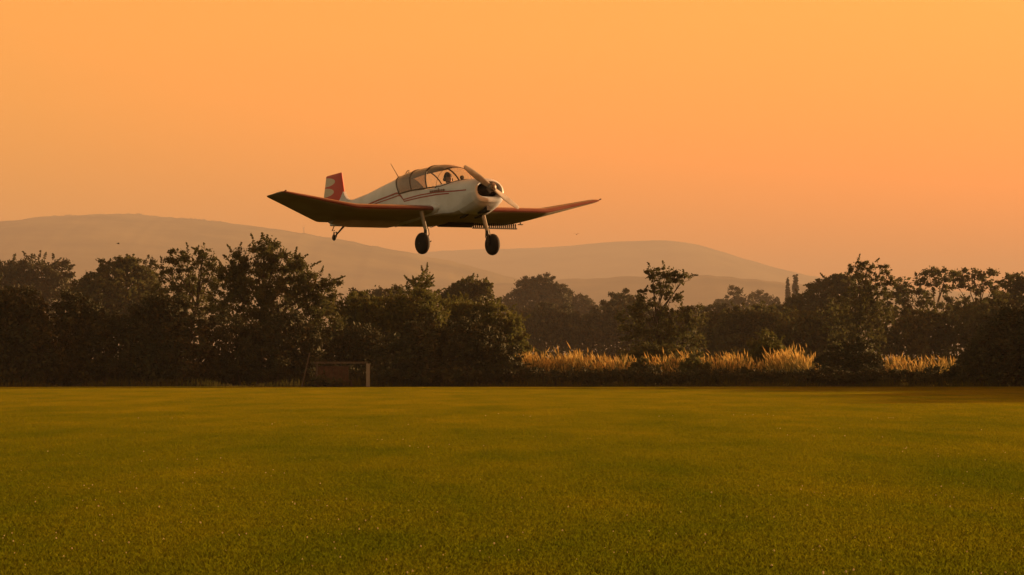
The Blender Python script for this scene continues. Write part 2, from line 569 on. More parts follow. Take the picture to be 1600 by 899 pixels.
i_le = int(np.searchsorted(AXS, .060))
for sgn in (-1, 1):
    wg = MB()
    full = list(range(len(AXS) - 1, 0, -1))
    rings = [[wing_pt(s, i, True, sgn) for i in full] + [wing_pt(s, i, False, sgn) for i in range(len(AXS))] for s in WS]
    wg.loft(rings, True, True, True)
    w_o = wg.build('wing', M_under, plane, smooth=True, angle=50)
    le = MB()
    idx_u, idx_l = list(range(i_le, 0, -1)), list(range(0, i_le - 2))
    rings = [[wing_pt(s, i, True, sgn, .003) for i in idx_u] + [wing_pt(s, i, False, sgn, .003) for i in idx_l] for s in WS if s[0] > .5]
    le.loft(rings, closed=False)
    le.build('leading_edge', M_red, w_o, smooth=True)
    nl = MB()
    nl.lathe((-.215, sgn * 4.10, .345), (1, 0, 0), [(-.06, .003), (-.035, .011), (0, .015), (.02, .013), (.035, .003)], 10)
    nl.build('navigation_light', M_lamp, w_o, smooth=True)
    # air brake: a bar hanging below the wing on a row of short posts
    br = MB()
    if sgn > 0:
        br.loft([[(-1.25, y, -.07), (-1.36, y, -.16), (-1.39, y, -.155), (-1.55, y, -.06)] for y in (.46, 1.34)])
        br.box((-1.34, sgn * 1.94, -.172), (.035, 1.20, .022))
        for k in range(22):
            br.box((-1.34, sgn * (1.37 + k * 1.14 / 21), -.112), (.022, .024, .10))
        br.box((-1.30, sgn * 2.62, -.08), (.05, .12, .016))
        br.box((-1.30, sgn * 2.62, -.055), (.02, .02, .06))
    else:                                                     # this one is shut against the wing as a plain plate
        br.loft([[(-1.20, y, -.07), (-1.36, y, -.205 + k), (-1.39, y, -.20 + k), (-1.55, y, -.06)] for y, k in ((-.62, .05), (-.9, .0), (-1.9, .0), (-2.32, .06))])
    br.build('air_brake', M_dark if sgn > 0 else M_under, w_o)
    fl = MB()
    rr = []
    for x, k in ((.125, .003), (.115, .04), (.08, .075), (.0, .10), (-.35, .12), (-.9, .09), (-1.5, .04), (-1.72, .01)):
        zc = -.047 * (-x / 1.711) if x < 0 else 0
        rr.append([(x, sgn * (.455 + k * math.sin(q)), zc + .02 + (.10 if x < .05 else .05) * math.cos(q)) for q in np.linspace(0, math.pi, 9)])
    fl.loft(rr, closed=False)
    fl.build('wing_root_fairing', M_white, plane, smooth=True)

# tail
tp = MB()
secs = [(-.86, .0, .42), (-.70, -.02, .62), (-.10, -.0, .74), (.10, 0, .74), (.70, -.02, .62), (.86, .0, .42)]
tp.loft([[(-4.32 + (-.10 if abs(y) > .5 else 0) - AXS[i] * ch, y, .745 + s_ * (AUP if s_ > 0 else -ALO)[i] * ch * .6) for s_, ii in ((1, range(len(AXS) - 1, 0, -2)), (-1, range(1, len(AXS), 2))) for i in ii] for y, o_, ch in secs])
tp.build('tailplane', M_white, plane, smooth=True, angle=50)
rd = MB()
rp = [(-4.30, .93), (-4.413, 1.149), (-4.444, 1.45), (-4.462, 1.600), (-4.49, 1.612), (-5.10, 1.634), (-5.122, 1.62), (-5.20, 1.40), (-5.29, 1.172), (-5.27, .90), (-5.15, .62), (-5.06, .55), (-4.9, .60), (-4.6, .80)]
nrp = len(rp)
ctr = Vector((np.mean([p[0] for p in rp]), 0, np.mean([p[1] for p in rp])))
rings = []
for yo, k in ((-.034, .86), (-.022, .96), (0, 1.0), (.022, .96), (.034, .86)):
    rings.append([(ctr.x + (p[0] - ctr.x) * k, yo, ctr.z + (p[1] - ctr.z) * k) for p in rp])
rd.loft(rings)
M_rudder = scallop_paint()
rd.build('rudder', M_rudder, plane, smooth=True, angle=30)
ff = MB()
fp = [(-3.85, .880), (-4.05, .905), (-4.20, .930), (-4.30, .985), (-4.37, 1.07), (-4.405, 1.15), (-4.50, 1.05), (-4.62, .95), (-4.75, .86), (-4.4, .85)]
ff.loft([[(p[0] - .5 * (1 - k) * .2, yo, p[1]) for p in fp] for yo, k in ((-.040, .9), (-.030, 1), (.030, 1), (.040, .9))])
ff.build('fin_fillet', M_white, plane)

tg = empty('tail_gear', (-4.97, 0, .20)); tg.parent = plane
tgm = MB()
o_ = Vector((-4.97, 0, .20))
tgm.tube([Vector((-4.48, 0, .40)) - o_, Vector((-4.62, 0, .345)) - o_, Vector((-4.86, 0, .245)) - o_, Vector((-4.90, 0, .30)) - o_], [.028, .022, .018, .014], 8)
tgm.tube([Vector((-4.94, 0, .46)) - o_, Vector((-5.06, 0, .35)) - o_, Vector((-4.95, 0, .345)) - o_], .012, 6)
for s in (-1, 1):
    tgm.box(Vector((-4.94, s * .035, .245)) - o_, (.05, .008, .13), Matrix.Rotation(RAD(25), 3, 'Y'))
tgm.build('strut', M_dark, tg, smooth=True, angle=40)
MB().lathe((-.025, -.024, -.013), (0, 1, 0), [(0, .03), (.002, .055), (.012, .070), (.024, .074), (.036, .070), (.046, .055), (.048, .03)], 22).build('wheel', M_rubber, tg, smooth=True, angle=50)

# main undercarriage
for sgn in (-1, 1):
    mg = empty('main_gear', (-.004, sgn * .80, -.06)); mg.parent = plane
    lg = MB()

    def oval(c, a, b, n=14):
        return [(c[0] + a * math.cos(q), c[1] + b * math.sin(q), c[2]) for q in np.linspace(0, 2 * math.pi, n, endpoint=False)]
    lg.loft([oval((-.13, 0, .03), .062, .044), oval((-.10, 0, -.06), .058, .042), oval((-.02, 0, -.35), .050, .034), oval((0, 0, -.42), .046, .032)])
    lg.build('leg_fairing', M_leg, mg, smooth=True, angle=50)
    fk = MB()
    fk.tube([(0, 0, -.40), (0, sgn * .004, -.52)], [.040, .036], 12)
    fk.tube([(0, sgn * .004, -.50), (0, sgn * .005, -.72)], [.028, .030], 10)
    fk.tube([(0, 0, -.704), (0, sgn * .20, -.704)], [.025, .018], 10)
    fk.tube([(.06, 0, -.34), (.10, -sgn * .01, -.44), (.115, -sgn * .005, -.52), (.06, sgn * .01, -.60)], .010, 6)
    fk.tube([(-.02, -sgn * .01, -.704), (.11, -sgn * .05, -.665)], [.014, .012], 6)
    fk.tube([(-.05, 0, -.40), (-.075, 0, -.52), (-.03, 0, -.64)], .012, 6)
    fk.build('strut', M_dark, mg, smooth=True, angle=40)
    wl_ = empty('wheel', (0, sgn * .111, -.704)); wl_.parent = mg
    tw = 1.09
    MB().lathe((0, -.082, 0), (0, 1, 0), [(a * tw, b * tw) for a, b in ((0, .11), (.003, .145), (.016, .185), (.038, .207), (.060, .214), (.075, .2155), (.090, .214), (.112, .207), (.134, .185), (.147, .145), (.15, .11))], 40).build('tyre', M_rubber, wl_, smooth=True, angle=60)
    MB().lathe((0, -.068, 0), (0, 1, 0), [(0, .03), (.0, .06), (.012, .078), (.004, .121), (.132, .121), (.124, .078), (.136, .06), (.136, .03)], 28).build('rim', M_hub, wl_, smooth=True, angle=30)

# cabin: canopy panes between raked hoops, roof panel, lining; the windscreen wraps round on to the deck
RKX, RKV = [-1.59, -.98, -.32, .03], [-.32, -.24, -.22, .12]


def cpt(x, a, off=0.0):
    """Canopy point: x at the sill, a from the starboard sill over the top to the port sill."""
    w, zs = st(x)[:2]
    sn, c = math.sin(a), math.cos(a)
    xx = x + float(np.interp(x, RKX, RKV)) * abs(sn)
    zt = float(np.interp(xx, [-2.15, -1.85, -1.52, -.843, -.286, -.05, .149, .30], [1.028, 1.062, 1.088, 1.065, 1.03, .985, .90, .80]))
    return (xx, -math.copysign(abs(c) ** (2 / 2.3), c) * (w + off), zs + (zt - zs + off) * abs(sn) ** (2 / 2.3))


def shell(x0, x1, a0, a1, off=0.0, nx=8, na=10):
    m = MB()
    m.loft([[cpt(x, a, off) for a in np.linspace(a0, a1, na)] for x in np.linspace(x0, x1, nx)], closed=False)
    return m


cv = empty('canopy', (0, 0, 0)); cv.parent = plane
H0, H1, H2, H3 = -1.59, -.98, -.32, .03
for s in (0, 1):
    f_ = (lambda a: a) if s == 0 else (lambda a: math.pi - a)
    shell(H0, H1 - .005, f_(RAD(2)), f_(RAD(58)), nx=10).build('rear_window', M_glass if s else M_dimpane, cv, smooth=True)
    shell(H1 + .005, H2 - .005, f_(RAD(2)), f_(RAD(58)), nx=8).build('quarter_window', M_glass if s else M_dimpane, cv, smooth=True)
    shell(H2 + .005, H3 - .005, f_(RAD(2)), f_(RAD(60)), nx=10).build('side_window', M_glass, cv, smooth=True)
shell(H0, H2, RAD(58), RAD(122), nx=14, na=12).build('roof_panel', M_roof, cv, smooth=True)
shell(H2, H3, RAD(60), RAD(120), nx=10, na=12).build('roof_panel', M_roof, cv, smooth=True)
top3 = [Vector(cpt(H3, a)) for a in np.linspace(RAD(1), RAD(179), 25)]
base3 = []
for a in np.linspace(RAD(1), RAD(179), 25):                    # where the screen meets the deck
    yb_ = -.462 * math.cos(a)
    xb = .03 + .58 * math.sin(a)
    w, zs, zt, _, _ = st(max(xb, -.03))
    q = min(abs(yb_) / w, 1.0)
    base3.append(Vector((xb, yb_, zs + (zt - zs) * max(0, 1 - q ** 2.25) ** (1 / 2.25) + .004)))
ws = MB()
rows = []
for t in np.linspace(0, 1, 8):
    rows.append([p.lerp(b, t) + Vector((.5, 0, 1)).normalized() * .05 * math.sin(math.pi * t) * abs((b - p).length) for p, b in zip(top3, base3)])
ws.loft(rows, closed=False)
ws.build('windscreen', M_glass, cv, smooth=True)
hoops = MB()
AA = np.linspace(RAD(1), RAD(179), 25)
for x, r in ((H0, .010), (H1, .015), (H2, .018), (H3, .005)):
    hoops.tube([cpt(x, a, .003) for a in AA], r, 8)
for s in (0, 1):
    hoops.tube([cpt(x, RAD(1.5) if s == 0 else RAD(178.5), .004) for x in np.linspace(H0, H3, 30)], .016, 6)
hoops.tube([b + Vector((0, 0, .004)) for b in base3], .010, 6)
hoops.build('canopy_frame', M_frame, cv, smooth=True)
deck = MB()
QQ = np.linspace(0, math.pi, 25)
r_a, r_b = [Vector(cpt(H0, a, -.012)) for a in QQ], [Vector(arc(-2.74, a)) for a in QQ]
rows = []
for t in np.linspace(0, 1, 9):
    row = []
    for a, p, b in zip(QQ, r_a, r_b):
        v = p.lerp(b, t)
        row.append(Vector(arc(v.x, a)) * min(1, t * 2) + v * (1 - min(1, t * 2)) if t > 0 else v)
    rows.append(row)
deck.loft(rows, closed=False)
deck.build('rear_deck', M_white, plane, smooth=True)
MB().tube([cpt(-1.30, RAD(80)), (-1.57, -.07, 1.125), (-1.62, -.07, 1.135), (-1.67, -.07, 1.12), cpt(-1.42, RAD(80))], .009, 6).build('canopy_handle', M_frame, cv, smooth=True)

cab = MB()
cab.loft([[Vector(cpt(-1.56, a, -.02)) for a in np.linspace(0, math.pi, 21)] + [Vector((-1.56, .34, .1)), Vector((-1.56, -.34, .1))], [Vector(cpt(-1.58, a, -.02)) for a in np.linspace(0, math.pi, 21)] + [Vector((-1.58, .34, .1)), Vector((-1.58, -.34, .1))]])
cab.build('bulkhead', M_lining, plane)
for s in (-1, 1):
    sb = MB()
    sb.box((-.72, s * .22, .22), (.07, .36, .62), Matrix.Rotation(RAD(-14), 3, 'Y'))
    sb.box((-.45, s * .22, -.06), (.50, .38, .08))
    sb.build('seat', M_lining, plane)
ins = MB()
ins.lathe((.24, .06, .645), (1, 0, 0), [(0, .01), (.01, .045), (.05, .045), (.06, .02)], 14)
ins.tube([(.27, .06, .54), (.27, .06, .645)], .014, 6)
ins.build('compass', M_black, plane, smooth=True, angle=30)

# aerial on the rear deck
MB().tube([(-2.09, 0, 1.03), (-2.25, 0, 1.24), (-2.40, 0, 1.435)], [.010, .007, .005], 6).build('aerial', M_dark, plane)


# painted stripes and lettering: thin strips following the fuselage side
def side_y(x, z):
    w, zs, zt, zb, r = st(x)
    if z <= zs:
        t = (zs - z) / max(zs - zb - r, .01)
        return w + .006 * min(t / .4, 1.0)
    s = min(((z - zs) / (zt - zs)), 1.0) ** (2.25 / 2)
    a = math.asin(min(s, 1))
    return abs(math.cos(a)) ** (2 / 2.25) * w


def strip(pts, wd, sgn, off=.005, per=.06):
    m = MB()
    up, lo = [], []
    for (xa, za), (xb, zb_) in zip(pts[:-1], pts[1:]):
        L = math.hypot(xb - xa, zb_ - za)
        k = max(2, int(L / per))
        nx_, nz_ = -(zb_ - za) / L, (xb - xa) / L
        for q in np.linspace(0, 1, k + 1):
            x, z = xa + (xb - xa) * q, za + (zb_ - za) * q
            for lst, s_ in ((up, .5), (lo, -.5)):
                xx, zz = x + nx_ * wd * s_, z + nz_ * wd * s_
                lst.append((xx, sgn * (side_y(xx, zz) + off), zz))
    n = len(up)
    return m.add(up + lo, [(i, i + 1, n + i + 1, n + i) for i in range(n - 1)])


for sgn in (-1, 1):
    a = strip([(-3.6, .615), (-2.66, .640), (-1.72, .640), (-1.64, .625)], .036, sgn)
    b = strip([(-3.6, .570), (-2.66, .585), (-1.62, .570), (-1.55, .555), (-1.40, .440), (-.60, .405), (.05, .352), (.70, .262), (1.12, .215)], .026, sgn)
    c = strip([(-1.64, .625), (-1.50, .545), (-1.36, .395), (-.60, .350), (.05, .300), (.50, .245)], .026, sgn)
    for m_2 in (b, c):
        a.add(m_2.v, m_2.f)
    a.build('painted_stripe', M_stripe, plane)
    tx = MB()
    rr_ = random.Random(5)
    x = -.22
    while x < .36:
        w_ = rr_.choice((.022, .03, .04))
        z0 = .405 - (x + .22) * .10
        q = strip([(x, z0), (x + w_, z0 - .003)], .05 if w_ > .025 else .035, sgn, .006)
        tx.add(q.v, q.f)
        x += w_ + .012
    q = strip([(.13, .335), (.13, .43)], .025, sgn, .007)
    tx.add(q.v, q.f)
    tx.build('painted_lettering', material('dark lettering', (0.17, 0.075, 0.06), 0.5), plane)

# ------------------------------------------------------------------ pilot
M_coat = material('dark jacket', (0.055, 0.045, 0.045), 0.9, 0.2, noise=(9, (0.04, 0.033, 0.035), 3))
M_head = material('skin', (0.30, 0.17, 0.12), 0.6, 0.3, noise=(14, (0.26, 0.145, 0.10), 3))
M_cap = material('dark cap and headset', (0.05, 0.04, 0.045), 0.7, 0.3)
PW = Matrix.Translation(plane.location) @ Matrix(AC.tolist()).to_4x4()
pilot = empty('person')
pilot.matrix_world = PW @ Matrix.Translation((-.50, .20, .02))
tag(pilot, 'pilot in a dark jacket and headset sitting in the aeroplane cockpit', 'person')
jn = {'pelvis': (-.06, 0, 0, .15), 'waist': (-.08, 0, .18, .145), 'chest': (-.06, 0, .38, .165), 'neck0': (-.03, 0, .56, .062), 'neck': (0, 0, .63, .055),
      'shl': (-.05, .17, .49, .070), 'shr': (-.05, -.17, .49, .070), 'ell': (.08, .22, .26, .047), 'elr': (.08, -.22, .26, .047), 'wrl': (.30, .14, .23, .031), 'wrr': (.30, -.10, .20, .031),
      'pal': (.37, .11, .25, .036), 'par': (.37, -.07, .22, .036),
      'hil': (.06, .09, -.01, .09), 'hir': (.06, -.09, -.01, .09), 'knl': (.46, .13, .10, .06), 'knr': (.46, -.13, .10, .06), 'anl': (.80, .11, -.12, .04), 'anr': (.80, -.11, -.12, .04), 'tol': (.90, .11, -.06, .035), 'tor': (.90, -.11, -.06, .035)}
ed = [('pelvis', 'waist'), ('waist', 'chest'), ('chest', 'neck0'), ('neck0', 'neck'), ('chest', 'shl'), ('chest', 'shr'), ('shl', 'ell'), ('shr', 'elr'), ('ell', 'wrl'), ('elr', 'wrr'), ('wrl', 'pal'), ('wrr', 'par'),
      ('pelvis', 'hil'), ('pelvis', 'hir'), ('hil', 'knl'), ('hir', 'knr'), ('knl', 'anl'), ('knr', 'anr'), ('anl', 'tol'), ('anr', 'tor')]
for hand, side in (('pal', 1), ('par', -1)):
    px_, py_, pz_, _ = jn[hand]
    for k in range(4):
        fy = py_ + (k - 1.5) * .019
        L = (.062, .072, .068, .052)[k]
        jn[f'{hand}{k}a'] = (px_ + .045, fy, pz_ + .004, .010)
        jn[f'{hand}{k}b'] = (px_ + .045 + L * .5, fy, pz_ - .018, .009)
        jn[f'{hand}{k}c'] = (px_ + .045 + L * .55, fy, pz_ - .05, .008)
        ed += [(hand, f'{hand}{k}a'), (f'{hand}{k}a', f'{hand}{k}b'), (f'{hand}{k}b', f'{hand}{k}c')]
    jn[hand + 't'] = (px_ + .03, py_ - side * .045, pz_ - .01, .011)
    jn[hand + 'u'] = (px_ + .065, py_ - side * .045, pz_ - .035, .009)
    ed += [(hand, hand + 't'), (hand + 't', hand + 'u')]
keys = list(jn)
pm = bpy.data.meshes.new('body')
pm.from_pydata([jn[k][:3] for k in keys], [(keys.index(a), keys.index(b)) for a, b in ed], [])
pb = bpy.data.objects.new('body', pm)
COL.objects.link(pb)
pb.parent = pilot
pm.materials.append(M_coat)
sk = pb.modifiers.new('skin', 'SKIN')
for i, k in enumerate(keys):
    sv = pm.skin_vertices[0].data[i]
    sv.radius = (jn[k][3], jn[k][3])
    sv.use_root = (k == 'pelvis')
sk.use_smooth_shade = True
ss = pb.modifiers.new('smooth', 'SUBSURF'); ss.levels = 1; ss.render_levels = 2
hd = MB()
rings = []
for z, a, b, xo in [(-.135, .03, .025, .035), (-.125, .055, .045, .03), (-.10, .068, .055, .022), (-.06, .080, .064, .012), (-.02, .090, .072, .004), (.02, .097, .076, -.004), (.06, .096, .075, -.008), (.09, .082, .066, -.010), (.115, .055, .045, -.012), (.125, .02, .018, -.012)]:
    rings.append([(xo + a * math.cos(q) + (.022 * max(0, math.cos(q)) ** 12 if -.06 < z < -.01 else 0), b * math.sin(q), z) for q in np.linspace(0, 2 * math.pi, 24, endpoint=False)])
hd.loft(rings)
for s in (-1, 1):
    hd.lathe((-.01, s * .070, -.01), (0, s, 0), [(0, .03), (.012, .032), (.016, .02)], 12)
    hd.lathe((.074, s * .031, .005), (1, 0, 0), [(0, .014), (.010, .012), (.014, .004)], 10)
hd.box((.088, 0, -.075), (.012, .045, .010))
ho = hd.build('head', M_head, pilot, smooth=True, angle=60)
ho.location = (.03, 0, .735)
cap = MB()
cap.loft([[(-.008 + (a + .008) * math.cos(q), (b + .008) * math.sin(q), z) for q in np.linspace(0, 2 * math.pi, 24, endpoint=False)] for z, a, b in [(.03, .099, .077), (.06, .097, .077), (.09, .084, .068), (.115, .058, .048), (.13, .02, .018)]])
cap.loft([[(x, y, z) for y in np.linspace(-.06, .06, 7)] for x, z in ((.085, .045), (.12, .038), (.15, .03))], closed=False)
for s in (-1, 1):
    cap.lathe((-.01, s * .072, -.015), (0, s, 0), [(0, .036), (.02, .042), (.036, .038), (.042, .02)], 16)
cap.tube([(-.01, .10 * math.cos(q), -.0 + .145 * math.sin(q)) for q in np.linspace(0, math.pi, 14)], .010, 6)
cap.tube([(0, -.10, -.03), (.06, -.10, -.075), (.115, -.04, -.085)], .006, 6)
co = cap.build('headset', M_cap, pilot, smooth=True, angle=50)
co.location = (.03, 0, .735)

# ------------------------------------------------------------------ trees and hedges
M_bark = material('bark', (0.045, 0.032, 0.022), 0.9, 0.2, noise=(3, (0.07, 0.05, 0.035), 5))


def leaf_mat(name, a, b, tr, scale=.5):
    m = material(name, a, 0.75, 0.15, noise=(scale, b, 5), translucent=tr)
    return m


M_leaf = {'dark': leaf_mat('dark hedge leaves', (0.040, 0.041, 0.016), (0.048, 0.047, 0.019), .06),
          'mid': leaf_mat('tree leaves', (0.056, 0.060, 0.018), (0.090, 0.086, 0.026), .38),
          'olive': leaf_mat('olive willow leaves', (0.074, 0.080, 0.020), (0.112, 0.108, 0.028), .42),
          'far': leaf_mat('distant leaves', (0.050, 0.052, 0.022), (0.075, 0.070, 0.03), .15, .15)}


def leaf_quads(P, size, r, up=0.25):
    """P (N,3): one pointed leaf quad at each point, random attitude."""
    n = len(P)
    a = r.normal(0, 1, (n, 3)); a[:, 2] += up
    a /= np.linalg.norm(a, axis=1)[:, None]
    b = r.normal(0, 1, (n, 3))
    b -= a * (a * b).sum(1)[:, None]
    b /= np.linalg.norm(b, axis=1)[:, None]
    s = (size * r.uniform(.6, 1.35, n))[:, None]
    return np.stack([P - a * s * .7, P + b * s * .38, P + a * s * .7, P - b * s * .38], 1).reshape(-1, 3)


def plant(name, label, cat, Y, lobes, kind, leaf=.20, cover=5.0, depth_k=.75, sprays=0, spray_len=.9, trunk=None, limbs=True, group=None, seed=0, clump=.34, air=0.0, dY=0.0, stems=3, core=2.5, fill=0.0):
    """A tree or bush. lobes: (x, y, rx, ry) as measured in the photograph's pixels at distance Y; each is a leafy mass of
    clumps with real depth. trunk: (x, base radius m) in the same measure."""
    r = np.random.default_rng(1000 + seed)
    k = Y / F
    leaf, clump, cover, core = leaf * (.66 if Y < 280 else .78), clump * .85, cover * .8, core * .8
    spray_len *= .8
    if cat != 'tree':
        fill = fill or 3.0
    if air:
        core = core * .3
    L = []
    for i, (x, y, rx, ry) in enumerate(lobes):
        c = px(x, y, Y)
        L.append((c.x, c.y + r.uniform(-.35, .35) * rx * k + dY, max(c.z, ry * k * .3), rx * k, rx * k * depth_k + .3, ry * k))
    L = np.array(L)
    base_x = float(px(trunk[0], 0, Y).x) if trunk else float(np.average(L[:, 0], weights=L[:, 3]))
    root = empty(name, (base_x, Y + dY, 0))
    tag(root, label, cat, group)
    org = np.array([base_x, Y + dY, 0])
    pts, inner = [], []
    for (cx, cy, cz, ax, ay, az) in L:
        area = math.pi * ax * az
        n = int(cover * area / (leaf * leaf * .53) * (1 - air))
        ncl = max(6, int(area / (clump * clump * 3.2)))
        d = r.normal(0, 1, (ncl, 3)); d /= np.linalg.norm(d, axis=1)[:, None]
        rad = r.uniform(.30, 1.0, ncl) ** .55 * r.uniform(.88, 1.10, ncl)
        cc = np.array([cx, cy, cz]) + d * rad[:, None] * np.array([ax, ay, az])
        if air:
            keep = r.random(ncl) > air * .6
            cc = cc[keep] if keep.any() else cc
        w = r.uniform(.35, 1.6, len(cc)); w /= w.sum()
        pick = r.choice(len(cc), n, p=w)
        cs = clump * r.uniform(.55, 1.25, len(cc))
        off = r.normal(0, 1, (n, 3)) * cs[pick][:, None] * np.array([.55, .55, .42])
        pts.append(cc[pick] + off)
        m = int(core * area / (leaf * leaf * 1.9))               # bigger leaves deep inside close the mass
        d = r.normal(0, 1, (m, 3)); d /= np.linalg.norm(d, axis=1)[:, None]
        inner.append(np.array([cx, cy, cz]) + d * (r.random(m) ** .4 * .86)[:, None] * np.array([ax, ay, az]))
        if fill and cz - az > .3:
            m = int(fill * 2 * ax * cz / (leaf * leaf * 1.9))
            q = r.uniform(-1, 1, (m, 3))
            inner.append(np.array([cx, cy, cz * .5]) + q * np.array([ax * .85, ay * .7, cz * .5]))
        for _ in range(int(sprays * max(ax, .5))):          # shoots that stand out of the outline
            th = r.uniform(-.25, math.pi + .25)
            st_ = np.array([cx + ax * .85 * math.cos(th), cy + r.uniform(-.6, .6) * ay, cz + az * .85 * math.sin(th)])
            dr = np.array([math.cos(th) * .8, r.normal(0, .3), max(math.sin(th), .1) + .25 + r.normal(0, .3)])
            dr /= np.linalg.norm(dr)
            ln = spray_len * r.uniform(.35, 1.25)
            m = int(ln / (leaf * .28)) + 3
            t = np.linspace(0, 1, m)
            sp = st_ + dr * (t * ln)[:, None] + np.array([r.normal(0, .1), 0, -.12]) * (t ** 2 * ln)[:, None]
            sp = np.repeat(sp, 2, 0)
            sp += r.normal(0, 1, sp.shape) * (leaf * .55 * (1.15 - np.repeat(t, 2)))[:, None]
            pts.append(sp)
    P = np.concatenate(pts)
    P[:, 2] = np.where(P[:, 2] < .05, r.uniform(.05, .6, len(P)), P[:, 2])
    I = np.concatenate(inner)
    I = I[I[:, 2] > .1]
    sz = np.concatenate([np.full(len(P), leaf), np.full(len(I), leaf * 1.9)])
    me = np_mesh('crown', leaf_quads(np.concatenate([P, I]), sz, r) - org, 4)
    link('crown', me, M_leaf[kind], root)
    if limbs:
        tb = MB()
        ctr = L[:, :3] - org
        if trunk:
            top = ctr[np.argmax(ctr[:, 2])]
            r0 = trunk[1]
            h = top[2]
            path = [Vector((0, 0, -.1)), Vector((r.normal(0, .1), r.normal(0, .1), h * .3)), Vector((top[0] * .45, top[1] * .45, h * .62)), Vector((top[0], top[1], h))]
            tb.tube(path, [r0, r0 * .8, r0 * .55, r0 * .15], 9)
            for c in ctr:
                q = float(np.clip(c[2] / h * .62, .18, .8))
                a = path[0].lerp(path[1], q / .3) if q < .3 else (path[1].lerp(path[2], (q - .3) / .32) if q < .62 else path[2].lerp(path[3], (q - .62) / .38))
                e_ = Vector(c)
                mid = a.lerp(e_, .5) + Vector((r.normal(0, .12), r.normal(0, .12), .12))
                tb.tube([a, mid, e_], [r0 * .38, r0 * .25, r0 * .07], 6)
                for _ in range(3):
                    f_ = e_ + Vector(r.normal(0, .3, 3)) + Vector((0, 0, .1))
                    tb.tube([mid.lerp(e_, .6), f_], [r0 * .13, r0 * .04], 5)
        else:
            for c in ctr:
                for _ in range(stems):
                    g0 = Vector((c[0] * .6 + r.normal(0, .15), c[1] * .6 + r.normal(0, .15), -.05))
                    e_ = Vector(c) + Vector(r.normal(0, .3, 3))
                    tb.tube([g0, g0.lerp(e_, .5) + Vector(r.normal(0, .12, 3)), e_], [.05, .035, .012], 5)
        to = tb.build('trunk' if trunk else 'stems', M_bark, root, smooth=True)
        if not trunk:
            to['kind'] = 'stuff'
    return root


B = 'bush'
T = 'tree'
# --- far trees first, fading into the haze
plant('far_tree', 'broad domed hazy tree far beyond the gap in the hedge right of the aeroplane wheels', T, 1150, [(840, 462, 42, 32), (800, 476, 26, 22), (872, 468, 26, 26), (848, 448, 28, 20), (822, 455, 22, 18), (840, 500, 60, 40)], 'far', .55, 7, trunk=(840, .5), seed=1, clump=1.1)
plant('far_tree', 'smaller hazy tree just right of the broad domed hazy tree', T, 1250, [(908, 478, 24, 20), (890, 480, 18, 22), (925, 486, 14, 18), (905, 510, 40, 30)], 'far', .65, 7, trunk=(908, .45), seed=2, clump=1.2, group='distant trees in the haze')
plant('far_tree', 'rounded hazy tree close behind the left side of the airy tree with the visible trunk', T, 760, [(972, 474, 26, 20), (955, 484, 16, 18), (995, 480, 22, 20), (970, 505, 40, 30)], 'far', .45, 7, trunk=(972, .4), seed=3, clump=.9)
plant('far_tree', 'pale hazy tree with a pointed top far off right of the airy tree', T, 1500, [(1152, 462, 14, 18), (1145, 476, 26, 14), (1168, 470, 14, 14), (1150, 500, 40, 25)], 'far', .75, 6, trunk=(1152, .45), seed=4, clump=1.3, air=.1)
plant('far_tree', 'pale low hazy tree beside the pointed hazy tree, left of the slim poplars', T, 1550, [(1186, 466, 16, 15), (1205, 474, 16, 12), (1128, 478, 16, 12), (1190, 500, 40, 25)], 'far', .75, 6, trunk=(1186, .45), seed=5, clump=1.3)
for i, (x, yt, rx, lab) in enumerate([(1243, 428, 7.5, 'taller of the slim hazy poplars on the skyline right of the far hill'), (1231, 434, 5.5, 'shorter slim hazy poplar left of the tallest poplar on the skyline')]):
    plant('poplar_tree', lab, T, 1650, [(x, yt + 8, rx * .45, 9), (x, yt + 22, rx * .75, 18), (x, yt + 50, rx * .9, 28)], 'far', .55, 9, trunk=(x, .4), seed=10 + i, clump=.55, group='poplars on the skyline')
plant('far_tree', 'low hazy scrub tree on the skyline between the big dark tree and the spiky bush', T, 620, [(590, 460, 26, 12), (620, 456, 16, 12), (560, 462, 18, 10), (600, 480, 60, 20)], 'far', .45, 6, trunk=(590, .3), seed=12, clump=.8)
plant('far_tree', 'brownish hazy tree with twiggy top at the left edge of the view', T, 640, [(10, 428, 42, 24), (55, 424, 42, 24), (92, 428, 22, 24), (30, 455, 70, 30), (80, 460, 40, 30), (-60, 430, 40, 30), (-120, 440, 60, 40)], 'far', .44, 6, trunk=(50, .35), sprays=1.6, spray_len=2.2, seed=13, clump=.75)
plant('far_tree', 'thin wispy tree top between the rounded bush and the left dark tree', T, 480, [(232, 415, 9, 14), (224, 425, 9, 12), (238, 430, 12, 14)], 'far', .32, 3, trunk=(232, .22), sprays=2.5, spray_len=1.3, seed=14, clump=.5, air=.3)
# --- far hedge lines that close the view between the trees
plant('far_hedge', 'long hazy hedge line across the gap behind the golden reeds', 'hedge', 720, [(x, 508 + 8 * math.sin(x * .05), 34, 30 + 6 * math.sin(x * .13)) for x in range(790, 1240, 30)], 'far', .52, 9, limbs=True, stems=1, seed=20, clump=.8, sprays=.8)
plant('hedge', 'dark hedge right of the airy tree, behind the golden reeds', 'hedge', 460, [(1120, 520, 46, 38), (1160, 502, 46, 30), (1195, 497, 34, 24), (1210, 515, 40, 36), (1150, 545, 70, 30)], 'mid', .36, 6, stems=2, seed=21, clump=.6, sprays=1)
plant('hedge', 'olive hedge below the spreading trees at the right', 'hedge', 400, [(1400, 522, 54, 40), (1455, 520, 44, 40), (1505, 512, 50, 34), (1560, 492, 60, 34), (1250, 520, 44, 40), (1300, 512, 46, 42), (1230, 540, 40, 30), (1640, 490, 60, 40)], 'mid', .34, 5.5, stems=2, seed=22, clump=.55, sprays=1.2)
